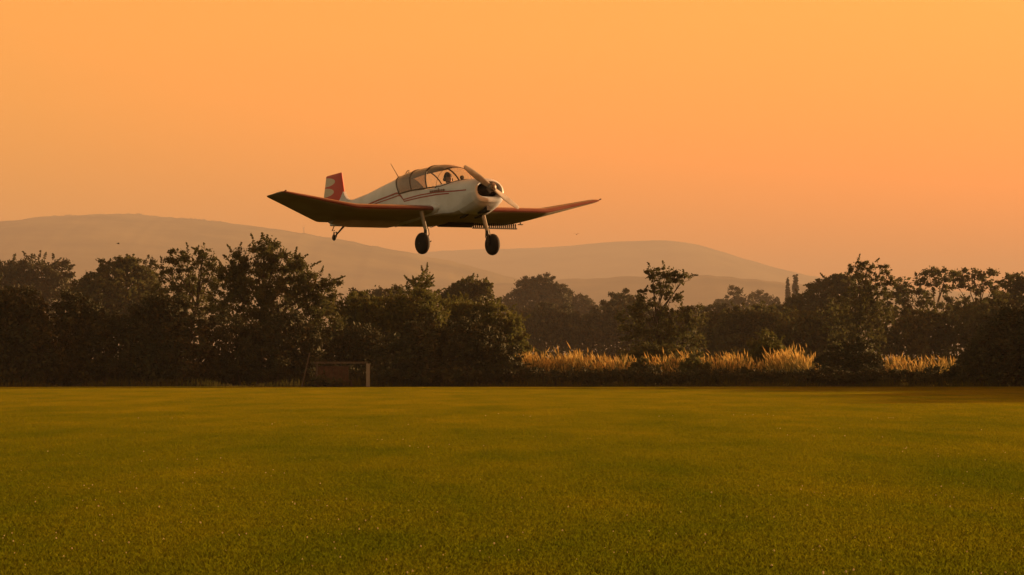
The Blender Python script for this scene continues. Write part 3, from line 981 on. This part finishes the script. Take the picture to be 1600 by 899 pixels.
# --- trees on the right
plant('tree', 'dark sloping tree mass left of the airy crowned tree at the right', T, 600, [(1252, 478, 28, 22), (1288, 460, 36, 24), (1326, 452, 42, 28), (1222, 490, 22, 16), (1270, 494, 56, 28), (1340, 485, 50, 30), (1280, 446, 14, 10), (1308, 440, 22, 12)], 'mid', .42, 6.5, trunk=(1285, .35), sprays=1.1, spray_len=1.9, seed=30, clump=.7)
plant('tree', 'airy crowned tree rising above its neighbours at the right', T, 330, [(1356, 418, 17, 14), (1340, 418, 12, 12), (1378, 424, 14, 12), (1391, 440, 10, 8), (1352, 444, 30, 18), (1380, 452, 18, 18), (1335, 478, 34, 26), (1368, 490, 34, 30), (1322, 525, 36, 40), (1352, 540, 34, 34)], 'mid', .19, 3.6, trunk=(1336, .22), sprays=3, spray_len=.9, seed=31, clump=.32, air=.25)
plant('tree', 'spreading tree with sky gaps right of the airy crowned tree', T, 520, [(1425, 446, 26, 13), (1452, 432, 24, 12), (1480, 428, 24, 11), (1408, 460, 20, 14), (1440, 466, 22, 14), (1470, 450, 16, 10), (1400, 480, 30, 20), (1450, 492, 50, 20)], 'mid', .36, 4.8, trunk=(1448, .3), sprays=1.6, spray_len=.9, seed=32, clump=.6, air=.12)
plant('tree', 'flat topped tree with bright sky holes low in its crown near the right edge', T, 540, [(1512, 432, 24, 12), (1538, 430, 22, 12), (1496, 446, 16, 12), (1552, 446, 16, 12), (1524, 452, 20, 9), (1500, 474, 30, 12), (1545, 478, 34, 14), (1520, 495, 50, 18)], 'mid', .36, 4.8, trunk=(1522, .3), sprays=1.6, spray_len=.9, seed=33, clump=.6, air=.12)
plant('tree', 'dense rounded tree at the far right edge of the skyline', T, 500, [(1586, 444, 24, 18), (1612, 440, 26, 18), (1575, 462, 18, 16), (1600, 468, 34, 22), (1640, 450, 40, 26), (1700, 455, 50, 34), (1600, 495, 60, 20)], 'mid', .36, 5.5, trunk=(1600, .3), sprays=1.4, spray_len=.9, seed=34, clump=.5)
# --- middle
plant('tree', 'airy tree with a visible trunk and tufted crown standing behind the golden reeds', T, 262, [(1034, 438, 24, 18), (1019, 424, 12, 11), (1044, 425, 14, 11), (1064, 440, 12, 10), (1074, 430, 7, 6), (1003, 462, 12, 12), (1050, 464, 16, 10), (1000, 480, 18, 14), (1018, 472, 14, 10), (1034, 455, 18, 9), (985, 506, 28, 24), (1052, 492, 28, 18), (1084, 498, 20, 22), (1028, 515, 34, 26), (1008, 540, 44, 28), (1068, 535, 38, 30)], 'mid', .18, 4.2, trunk=(1030, .17), sprays=2.6, spray_len=.7, seed=40, clump=.28, air=.18)
plant('tree', 'spiky upright bush with feathery shoots against the hill, left of the rounded tree', T, 262, [(652, 448, 10, 14), (664, 444, 9, 16), (658, 462, 20, 20), (640, 470, 24, 20)], 'olive', .20, 3.0, trunk=(658, .1), sprays=10, spray_len=1.35, seed=41, clump=.30, air=.2)
plant('tree', 'rounded dark tree below the aeroplane wheels', T, 480, [(736, 452, 32, 22), (712, 458, 22, 18), (752, 450, 20, 18), (735, 475, 50, 24), (700, 466, 18, 14)], 'mid', .36, 6.5, trunk=(735, .25), sprays=1.2, spray_len=.9, seed=42, clump=.5)
plant('bush', 'olive willow bush sloping down beside the golden reeds', B, 244, [(770, 502, 44, 34), (800, 525, 26, 40), (735, 498, 40, 34), (815, 548, 16, 34), (780, 545, 40, 40), (700, 490, 40, 30)], 'olive', .19, 6, sprays=3, spray_len=.9, seed=43, clump=.36)
plant('bush', 'broad olive bush right of the big dark tree', B, 236, [(600, 490, 50, 32), (562, 488, 34, 34), (650, 484, 50, 28), (590, 530, 60, 45), (540, 510, 34, 45), (660, 520, 50, 40)], 'olive', .19, 6, sprays=2.5, spray_len=.8, seed=44, clump=.36)
# --- left
plant('tree', 'rounded dark tree left of the twiggy crowned trees', T, 470, [(185, 428, 42, 26), (150, 446, 34, 22), (224, 440, 30, 26), (190, 460, 70, 34), (118, 462, 28, 22), (200, 412, 22, 12), (225, 486, 60, 40), (160, 490, 60, 40)], 'mid', .36, 6.5, trunk=(188, .3), sprays=1.4, spray_len=.9, seed=50, clump=.5)
plant('tree', 'twiggy crowned tree left of the biggest dark tree', T, 242, [(292, 412, 24, 20), (268, 404, 14, 14), (318, 396, 12, 12), (328, 410, 12, 12), (258, 425, 14, 14), (300, 440, 42, 24), (332, 430, 18, 16), (285, 470, 60, 34)], 'mid', .19, 4.0, trunk=(300, .2), sprays=3.5, spray_len=.9, seed=51, clump=.34, air=.18)
plant('tree', 'biggest dark tree with spiky spreading crown under the left wing', T, 226, [(402, 402, 32, 24), (372, 412, 22, 22), (430, 396, 24, 18), (412, 384, 14, 12), (458, 424, 30, 24), (358, 440, 26, 28), (410, 440, 60, 34), (486, 448, 30, 24), (508, 462, 22, 20), (520, 444, 14, 10), (440, 480, 80, 46), (380, 490, 70, 50), (500, 500, 34, 50)], 'mid', .18, 5.2, trunk=(410, .28), sprays=4.5, spray_len=1.1, seed=52, clump=.36, air=.06)
# --- the hedge line goes on round the right-hand side of the field, out of view; it throws the long shadows on the far grass
for i, (X, Y, hh) in enumerate([(47, 212, 6.0), (58, 204, 7.2), (62, 192, 6.6), (65, 181, 7.6), (68, 170, 8.0), (71, 159, 8.4)]):
    k_ = F / Y
    plant('tree', 'hedgerow tree beyond the right edge of the view', T, Y, [(800 + (X + a) * k_, HOR - (hh * b - EYE) * k_, c * k_, d * k_) for a, b, c, d in ((0, .68, 3.2, hh * .32), (-2.2, .5, 3.0, hh * .35), (2.2, .5, 3.0, hh * .35), (.2, .28, 3.4, hh * .28))], 'mid', .34, 5, trunk=(800 + X * k_, .25), seed=80 + i, clump=.5, depth_k=2.6, fill=2.0, group='hedgerow trees out of view')
# --- the dark hedge along the field edge
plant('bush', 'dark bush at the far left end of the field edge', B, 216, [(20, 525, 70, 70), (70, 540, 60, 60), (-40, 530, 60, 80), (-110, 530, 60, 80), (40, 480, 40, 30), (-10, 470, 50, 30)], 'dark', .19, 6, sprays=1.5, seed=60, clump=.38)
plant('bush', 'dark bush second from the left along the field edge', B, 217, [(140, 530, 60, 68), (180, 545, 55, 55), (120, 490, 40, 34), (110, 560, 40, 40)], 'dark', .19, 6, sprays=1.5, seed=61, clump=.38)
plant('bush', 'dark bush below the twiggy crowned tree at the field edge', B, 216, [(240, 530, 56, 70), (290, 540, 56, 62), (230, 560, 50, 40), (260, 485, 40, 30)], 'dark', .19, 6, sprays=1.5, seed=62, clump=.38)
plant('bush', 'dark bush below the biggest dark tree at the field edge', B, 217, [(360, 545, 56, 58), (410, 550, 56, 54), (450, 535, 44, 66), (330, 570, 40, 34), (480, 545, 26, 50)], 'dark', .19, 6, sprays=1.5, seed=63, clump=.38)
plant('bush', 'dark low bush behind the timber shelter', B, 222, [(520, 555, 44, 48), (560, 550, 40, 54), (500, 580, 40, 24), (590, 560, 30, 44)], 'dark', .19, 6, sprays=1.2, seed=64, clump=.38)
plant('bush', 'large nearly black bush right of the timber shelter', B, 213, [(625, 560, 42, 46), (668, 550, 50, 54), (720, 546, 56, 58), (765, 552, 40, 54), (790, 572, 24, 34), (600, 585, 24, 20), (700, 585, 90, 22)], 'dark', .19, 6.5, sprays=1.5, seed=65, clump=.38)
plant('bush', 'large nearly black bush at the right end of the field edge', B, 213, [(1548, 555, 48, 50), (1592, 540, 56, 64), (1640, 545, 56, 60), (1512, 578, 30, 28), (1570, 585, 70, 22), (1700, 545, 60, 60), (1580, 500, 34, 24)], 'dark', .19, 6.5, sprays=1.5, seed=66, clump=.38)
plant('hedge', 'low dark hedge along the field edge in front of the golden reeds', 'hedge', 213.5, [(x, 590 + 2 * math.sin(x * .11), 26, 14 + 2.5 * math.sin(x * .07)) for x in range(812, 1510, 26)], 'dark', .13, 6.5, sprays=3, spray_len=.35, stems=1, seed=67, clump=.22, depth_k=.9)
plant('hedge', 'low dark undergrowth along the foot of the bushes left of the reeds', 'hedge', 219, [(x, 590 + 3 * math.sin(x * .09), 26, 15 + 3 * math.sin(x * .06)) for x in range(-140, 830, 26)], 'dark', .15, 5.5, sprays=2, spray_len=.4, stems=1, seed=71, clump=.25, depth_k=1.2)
plant('bush', 'low bramble growing over the left front of the timber shelter', B, 209.6, [(502, 594, 14, 9), (516, 598, 12, 7), (530, 600, 10, 6), (490, 598, 12, 8)], 'dark', .13, 5, sprays=4, spray_len=.5, seed=74, clump=.22)
plant('bush', 'small olive bush among the golden reeds in the gap', B, 228, [(1200, 540, 24, 26), (1185, 556, 24, 24), (1218, 558, 20, 22)], 'olive', .16, 5, sprays=3, spray_len=.7, seed=68, clump=.28)
plant('bush', 'small green bush breaking the golden reeds just right of the airy tree trunk', B, 218, [(1084, 566, 16, 16), (1096, 574, 14, 12), (1072, 576, 12, 10)], 'olive', .15, 5, sprays=3, spray_len=.6, seed=72, clump=.26)
plant('bush', 'small dark green bush in the reeds left of the airy tree trunk', B, 218, [(1004, 570, 14, 14), (992, 578, 14, 10), (1016, 578, 14, 10)], 'mid', .15, 5, sprays=3, spray_len=.6, seed=73, clump=.26)
plant('bush', 'small dark bush below the airy crowned tree among the reeds', B, 217.5, [(1310, 562, 28, 26), (1342, 556, 28, 32), (1292, 574, 18, 20), (1366, 572, 18, 20)], 'dark', .16, 6, sprays=2.5, spray_len=.6, seed=69, clump=.28)
plant('bush', 'dark bush below the airy tree with the visible trunk', B, 232, [(1010, 562, 32, 26), (1050, 558, 28, 24), (980, 566, 20, 20)], 'mid', .16, 5, sprays=2.5, spray_len=.6, seed=70, clump=.28)

# ------------------------------------------------------------------ golden reeds
M_reed = material('straw coloured reed heads', (0.66, 0.46, 0.15), 0.7, 0.1, noise=(.5, (0.34, 0.25, 0.085), 6), translucent=.5)
M_reed_leaf = material('reed stems and leaves', (0.20, 0.155, 0.045), 0.8, 0.1, noise=(.5, (0.085, 0.085, 0.026), 6), translucent=.4)
rv = np.random.default_rng(5)
heads, stems_ = [], []
for x0, x1, n, h0, h1 in [(818, 900, 470, 1.5, 2.35), (890, 960, 380, 1.4, 2.35), (955, 1020, 190, 1.2, 2.1), (1015, 1100, 330, 1.3, 2.25), (1095, 1165, 280, 1.3, 2.35), (1160, 1210, 120, 1.2, 2.1),
                          (1205, 1270, 400, 1.5, 2.45), (1265, 1385, 220, 1.0, 1.85), (1380, 1490, 380, 1.1, 2.1)]:
    for _ in range(n):
        Y = rv.uniform(219, 225.5)
        X = (rv.uniform(x0, x1) - 800) * Y / F
        h = rv.uniform(h0, h1) * (1 + .07 * math.sin(X * 1.7) + .06 * math.sin(X * 4.3))
        if rv.random() < .05:
            h *= 1.2
        gust = .10 * math.sin(X * .9 + Y) - .06
        lean = np.array([gust + rv.normal(0, .08), rv.normal(0, .08), 0])
        a = rv.uniform(0, math.pi)
        w = np.array([math.cos(a), math.sin(a), 0])
        b = np.array([X, Y, 0])
        m = b + np.array([0, 0, h * .6]) + lean * h * .4
        t = b + np.array([0, 0, h]) + lean * h * 1.5
        stems_ += [b - w * .015, b + w * .015, m + w * .012, m - w * .012]
        stems_ += [m - w * .012, m + w * .012, t + w * .005, t - w * .005]
        if rv.random() < .72:
            d = (t - m) / np.linalg.norm(t - m)                      # feathery seed head
            L_, wd = rv.uniform(.32, .70), rv.uniform(.025, .06)
            for q in (w, np.array([-w[1], w[0], 0])):
                c0 = t - d * L_
                heads += [c0, c0 + d * L_ * .45 + q * wd, t + d * .08, c0 + d * L_ * .45 - q * wd]
        for _k in range(4):                                         # long leaves
            p0 = b + (t - b) * rv.uniform(.12, .75)
            aa = rv.uniform(0, 2 * math.pi)
            dr = np.array([math.cos(aa) * .5, math.sin(aa) * .5, .75])
            ww = np.array([-math.sin(aa), math.cos(aa), 0]) * .016
            L_ = rv.uniform(.35, .75)
            p1, p2 = p0 + dr * L_ * .6, p0 + dr * L_ + np.array([0, 0, -.14])
            stems_ += [p0 - ww * .6, p0 + ww * .6, p1 + ww, p1 - ww]
            stems_ += [p1 - ww, p1 + ww, p2 + ww * .2, p2 - ww * .2]
for nm, vs, mm in (('reed_heads', heads, M_reed), ('reeds', stems_, M_reed_leaf)):
    ro = link(nm, np_mesh(nm, np.array(vs), 4), mm)
    ro['kind'] = 'stuff'

# rough unmown grass where the mown field ends
rv = np.random.default_rng(91)
vs = []
for _ in range(5200):
    X, Y = rv.uniform(-40, 42), 211.6 + abs(rv.normal(0, .7))
    h = rv.uniform(.10, .55) * (1 + .7 * math.sin(X * .8) * math.sin(X * .31 + 1))
    a = rv.uniform(0, math.pi)
    w = np.array([math.cos(a), math.sin(a), 0]) * .022
    b = np.array([X, Y, 0])
    t = b + np.array([rv.normal(0, .25) * h, rv.normal(0, .2) * h, h])
    m = b * .5 + t * .5
    vs += [b - w, b + w, m + w * .8, t, m - w * .8]
rough = link('rough_grass', np_mesh('rough_grass', np.array(vs), 5), material('unmown grass', (0.060, 0.062, 0.014), .9, 0.0, noise=(.4, (0.10, 0.085, 0.022), 5), translucent=.3))
rough['kind'] = 'stuff'

# ------------------------------------------------------------------ timber shelter by the hedge, leaning pole
M_wood = material('weathered timber', (0.10, 0.08, 0.06), 0.85, 0.2, noise=(6, (0.07, 0.052, 0.04), 5))
M_post = material('pale painted post', (0.24, 0.21, 0.18), 0.7, 0.3, noise=(5, (0.22, 0.19, 0.16), 4))
M_board = material('brown boards', (0.085, 0.048, 0.03), 0.85, 0.2, noise=(5, (0.055, 0.03, 0.02), 4))
sx0, sx1 = px(492, 0, 211).x, px(578, 0, 211).x
sh = empty('timber_shelter', ((sx0 + sx1) / 2, 211, 0))
tag(sh, 'low open timber shelter with one pale corner post against the dark hedge', 'shelter')
hw = (sx1 - sx0) / 2
MB().box((hw - .12, 0, .78), (.24, .16, 1.56)).build('post', M_post, sh)
MB().box((-hw + .12, .1, .78), (.12, .12, 1.56)).build('post', M_wood, sh)
MB().box((hw - .12, 1.3, .78), (.12, .12, 1.56)).build('post', M_wood, sh)
MB().box((-.1, 0.02, 1.62), (hw * 2 - .1, .16, .13)).build('beam', M_wood, sh)
for k in range(6):
    MB().box((-hw + .3 + k * .34, 1.32 + .006 * (k % 2), .74), (.32, .025, 1.30 - .02 * (k % 3))).build('board', M_board, sh)
MB().box((-.25, .75, .42), (1.9, .32, .05)).build('bench', M_board, sh)
for s in (-1, 1):
    MB().box((-.25 + s * .8, .75, .20), (.07, .28, .39)).build('bench_leg', M_board, sh)
p0, p1 = px(474, 583, 210.5), px(482, 550, 210.5)
lp = MB().tube([(0, 0, 0), ((p1.x - p0.x) * 1.5, .15, 2.3)], [.05, .04], 8).build('leaning_pole', M_wood, None)
lp.location = (p0.x - .1, 210.5, -.02)
tag(lp, 'thin grey pole leaning in front of the dark bush left of the shelter', 'pole')

# ------------------------------------------------------------------ far mast on the hill, birds
b0 = px(474.5, 367, 13200)
ms = MB()
Hm = 15 * 13200 / F
for s in (-1, 1):
    ms.tube([(s * 3.9, 0, -9), (s * .7, 0, Hm * .52)], [.8, .6], 5)
    ms.tube([(0, 0, Hm * .5), (s * 5.4, 0, Hm)], [.8, .45], 5)
for k in range(4):
    q = 1 - k * .2
    ms.tube([(-3.9 * q, 0, Hm * .11 * k), (3.0 * q, 0, Hm * .11 * (k + 1))], .3, 4)
mast = ms.build('radio_mast', material('grey steel', (0.16, 0.15, 0.14), 0.6, 0.4, metallic=.5))
mast.location = b0
tag(mast, 'tiny faint Y shaped mast on the crest of the left hill behind the tail wheel', 'mast')
rv = np.random.default_rng(31)                                          # wood along the crest of the left hill
RX, RY = [0, 25, 45, 75, 110, 125, 150, 210, 250, 300, 330, 400], [349, 349, 344, 339, 336.5, 338.5, 335.5, 334, 339, 342, 345, 353]
pts = []
for lo_, hi_, n_ in ((28, 118, 70), (140, 235, 40), (280, 345, 30)):
    for x in rv.uniform(lo_, hi_, n_):
        c = px(x, float(np.interp(x, RX, RY)) + 1.0, 13200)
        rr_ = rv.uniform(3, 7.5)
        q = rv.normal(0, 1, (60, 3)); q /= np.linalg.norm(q, axis=1)[:, None]
        pts.append(np.array([c.x, c.y + rv.uniform(-20, 20), c.z - 6]) + q * np.array([rr_ * 1.5, rr_, rr_]) + np.array([0, 0, rr_ * .6]))
wood = link('hilltop_wood', np_mesh('hilltop_wood', leaf_quads(np.concatenate(pts), np.full(sum(len(p) for p in pts), 3.6), rv), 4), M_leaf['far'])
wood['kind'] = 'stuff'
M_bird = material('dark plumage', (0.02, 0.018, 0.017), 0.8, 0.2)
for x, y, Y, rz, lab in ((184.5, 381, 120, .4, 'tiny dark bird in front of the hill at the left'), (901, 366.5, 120, 1.4, 'tiny dark bird in the sky right of the aeroplane')):
    bm_ = MB()
    bm_.loft([[(t, rr * math.cos(q), rr * .8 * math.sin(q)) for q in np.linspace(0, 2 * math.pi, 8, endpoint=False)] for t, rr in ((-.07, .003), (-.035, .012), (0, .016), (.03, .013), (.045, .009), (.06, .002))])
    for s in (-1, 1):
        bm_.loft([[(.02, s * .012, .008), (.015, s * .012, .014), (-.025, s * .012, .010)], [(.012, s * .06, .035), (.008, s * .06, .038), (-.02, s * .06, .034)], [(-.025, s * .12, .030), (-.027, s * .12, .032), (-.035, s * .12, .029)]])
    bm_.loft([[(-.06, -.004, 0), (-.06, .004, 0), (-.06, 0, .004)], [(-.10, -.014, 0), (-.10, .014, 0), (-.10, 0, .003)]])
    bo = bm_.build('bird', M_bird)
    bo.location = px(x, y, Y)
    bo.rotation_euler = (0, .1, rz)
    tag(bo, lab, 'bird', 'birds')

# ------------------------------------------------------------------ grass blades and clover on the field
def grass_mat():
    m = bpy.data.materials.new('grass blades')
    m.use_nodes = True
    n, l = m.node_tree.nodes, m.node_tree.links
    b = n['Principled BSDF']
    b.inputs['Roughness'].default_value = 0.6
    b.inputs['Specular IOR Level'].default_value = 0.0
    g = n.new('ShaderNodeNewGeometry')
    mp = n.new('ShaderNodeMapping'); mp.inputs['Scale'].default_value = (.34, .075, 1)
    l.new(g.outputs['Position'], mp.inputs['Vector'])
    t = n.new('ShaderNodeTexNoise'); t.inputs['Scale'].default_value = 1.0; t.inputs['Detail'].default_value = 7; t.inputs['Roughness'].default_value = .62
    l.new(mp.outputs[0], t.inputs['Vector'])
    r = n.new('ShaderNodeValToRGB')
    e = r.color_ramp.elements
    e[0].position, e[0].color = 0.22, (0.086, 0.112, 0.003, 1)
    e[1].position, e[1].color = 0.80, (0.23, 0.190, 0.005, 1)
    q = e.new(.5); q.color = (0.150, 0.150, 0.004, 1)
    sy = n.new('ShaderNodeSeparateXYZ')
    l.new(g.outputs['Position'], sy.inputs[0])
    my = n.new('ShaderNodeMapRange')                     # blades greener and darker near the camera, yellower and lighter towards the far side
    my.inputs['From Min'].default_value = 20; my.inputs['From Max'].default_value = 130
    my.inputs['To Min'].default_value = -.20; my.inputs['To Max'].default_value = .10
    l.new(sy.outputs['Y'], my.inputs['Value'])
    ad = n.new('ShaderNodeMath'); ad.operation = 'ADD'
    l.new(t.outputs['Fac'], ad.inputs[0]); l.new(my.outputs[0], ad.inputs[1])
    l.new(ad.outputs[0], r.inputs[0])
    t2 = n.new('ShaderNodeTexNoise'); t2.inputs['Scale'].default_value = 60; t2.inputs['Detail'].default_value = 2
    l.new(g.outputs['Position'], t2.inputs['Vector'])
    mx = n.new('ShaderNodeMixRGB'); mx.blend_type = 'MULTIPLY'; mx.inputs[0].default_value = .7
    r2 = n.new('ShaderNodeValToRGB')
    r2.color_ramp.elements[0].position = .3; r2.color_ramp.elements[0].color = (.45, .45, .45, 1)
    r2.color_ramp.elements[1].position = .72; r2.color_ramp.elements[1].color = (1.5, 1.4, 1.2, 1)
    l.new(t2.outputs['Fac'], r2.inputs[0])
    l.new(r.outputs[0], mx.inputs[1]); l.new(r2.outputs[0], mx.inputs[2])
    l.new(mx.outputs[0], b.inputs['Base Color'])
    tr = n.new('ShaderNodeBsdfTranslucent')
    l.new(mx.outputs[0], tr.inputs[0])
    ms_ = n.new('ShaderNodeMixShader'); ms_.inputs[0].default_value = .5
    l.new(b.outputs[0], ms_.inputs[1]); l.new(tr.outputs[0], ms_.inputs[2])
    l.new(ms_.outputs[0], n['Material Output'].inputs[0])
    return m


M_grass = grass_mat()
r = np.random.default_rng(77)
patches = []
for v in range(4):
    n = 3600
    P = np.concatenate([r.normal(0, .85, (n, 2)), np.zeros((n, 1))], 1)
    tuft = .7 + .5 * np.sin(P[:, 0] * 5 + v) * np.sin(P[:, 1] * 4 + 2 * v)
    h = r.uniform(.014, .036, n) * (.8 + .4 * tuft)
    h[r.random(n) < .03] *= 1.7
    a = r.uniform(0, 2 * math.pi, n)
    w = np.stack([np.cos(a), np.sin(a), np.zeros(n)], 1) * (r.uniform(.003, .0065, n))[:, None]
    ln = r.normal(0, .45, (n, 2)) * h[:, None]
    tip = P + np.stack([ln[:, 0], ln[:, 1], h], 1)
    mid = P + np.stack([ln[:, 0] * .3, ln[:, 1] * .3, h * .6], 1)
    V = np.stack([P - w, P + w, mid + w * .8, tip, mid - w * .8], 1).reshape(-1, 3)
    me = np_mesh('grass_tuft', V, 5)
    me.materials.append(M_grass)
    patches.append(bpy.data.objects.new('grass_tuft', me))
spots = []
y = 19.0
while y < 212:
    step = 1.35 if y < 60 else 1.75
    x = -(.185 * y + 4) + r.uniform(0, step)
    while x < .185 * y + 4:
        spots.append((x + r.uniform(-.5, .5), y + r.uniform(-.5, .5), 0.004))
        x += step
    y += step
gmesh = bpy.data.meshes.new('grass')
gmesh.from_pydata(spots, [], [])
grass = bpy.data.objects.new('grass', gmesh)
COL.objects.link(grass)
grass['kind'] = 'stuff'
ng = bpy.data.node_groups.new('grass spread', 'GeometryNodeTree')
ng.interface.new_socket('Geometry', in_out='INPUT', socket_type='NodeSocketGeometry')
ng.interface.new_socket('Geometry', in_out='OUTPUT', socket_type='NodeSocketGeometry')
N_ = ng.nodes
gi, go = N_.new('NodeGroupInput'), N_.new('NodeGroupOutput')
m2p = N_.new('GeometryNodeMeshToPoints')
ng.links.new(gi.outputs[0], m2p.inputs[0])
g2i = N_.new('GeometryNodeGeometryToInstance')
for p in reversed(patches):
    oi = N_.new('GeometryNodeObjectInfo')
    oi.inputs['Object'].default_value = p
    oi.inputs['As Instance'].default_value = True
    ng.links.new(oi.outputs['Geometry'], g2i.inputs[0])
iop = N_.new('GeometryNodeInstanceOnPoints')
iop.inputs['Pick Instance'].default_value = True
ng.links.new(m2p.outputs[0], iop.inputs['Points'])
ng.links.new(g2i.outputs[0], iop.inputs['Instance'])
ri = N_.new('FunctionNodeRandomValue'); ri.data_type = 'INT'
ri.inputs[4].default_value = 0; ri.inputs[5].default_value = 3
ng.links.new(ri.outputs[2], iop.inputs['Instance Index'])
rr2 = N_.new('FunctionNodeRandomValue'); rr2.data_type = 'FLOAT'
rr2.inputs[2].default_value = 0; rr2.inputs[3].default_value = 6.283
rr2.inputs['Seed'].default_value = 9
mul = N_.new('ShaderNodeMath'); mul.operation = 'MULTIPLY'; mul.inputs[1].default_value = 1.0
ng.links.new(rr2.outputs[1], mul.inputs[0])
cx = N_.new('ShaderNodeCombineXYZ')
ng.links.new(mul.outputs[0], cx.inputs[2])
ng.links.new(cx.outputs[0], iop.inputs['Rotation'])
ng.links.new(iop.outputs[0], go.inputs[0])
gmod = grass.modifiers.new('grass spread', 'NODES')
gmod.node_group = ng

M_clover = material('cream clover heads', (0.62, 0.52, 0.26), 0.8, 0.2, noise=(40, (0.42, 0.36, 0.14), 2), translucent=.3)
cm = MB()
for _ in range(110):
    Yc = 21 + 80 * r.random() ** 1.6
    Xc = r.uniform(-.18, .18) * Yc
    for _k in range(int(r.integers(1, 8))):
        Y, X = Yc + r.normal(0, 1.1), Xc + r.normal(0, .6)
        s_ = r.uniform(.003, .009) * (1 + Y / 170)
        cm.lathe((X, Y, r.uniform(.022, .048)), (r.normal(0, .3), r.normal(0, .3), 1), [(-s_, s_ * .3), (-s_ * .3, s_), (s_ * .6, s_ * .8), (s_ * 1.2, s_ * .2)], 6)
clover = cm.build('clover_flowers', M_clover)
clover['kind'] = 'stuff'

# ------------------------------------------------------------------ haze
hz = MB().box((0, 10600, 329), (28000, 22400, 662))
haze = hz.build('haze', None)
hm = bpy.data.materials.new('warm evening haze')
hm.use_nodes = True
hm.node_tree.nodes.remove(hm.node_tree.nodes['Principled BSDF'])
pv = hm.node_tree.nodes.new('ShaderNodeVolumePrincipled')
pv.inputs['Color'].default_value = (0.455, 0.425, 0.425, 1)
pv.inputs['Density'].default_value = 0.0001
pv.inputs['Anisotropy'].default_value = 0.0
hm.node_tree.links.new(pv.outputs[0], hm.node_tree.nodes['Material Output'].inputs['Volume'])
haze.data.materials.append(hm)
haze['kind'] = 'stuff'
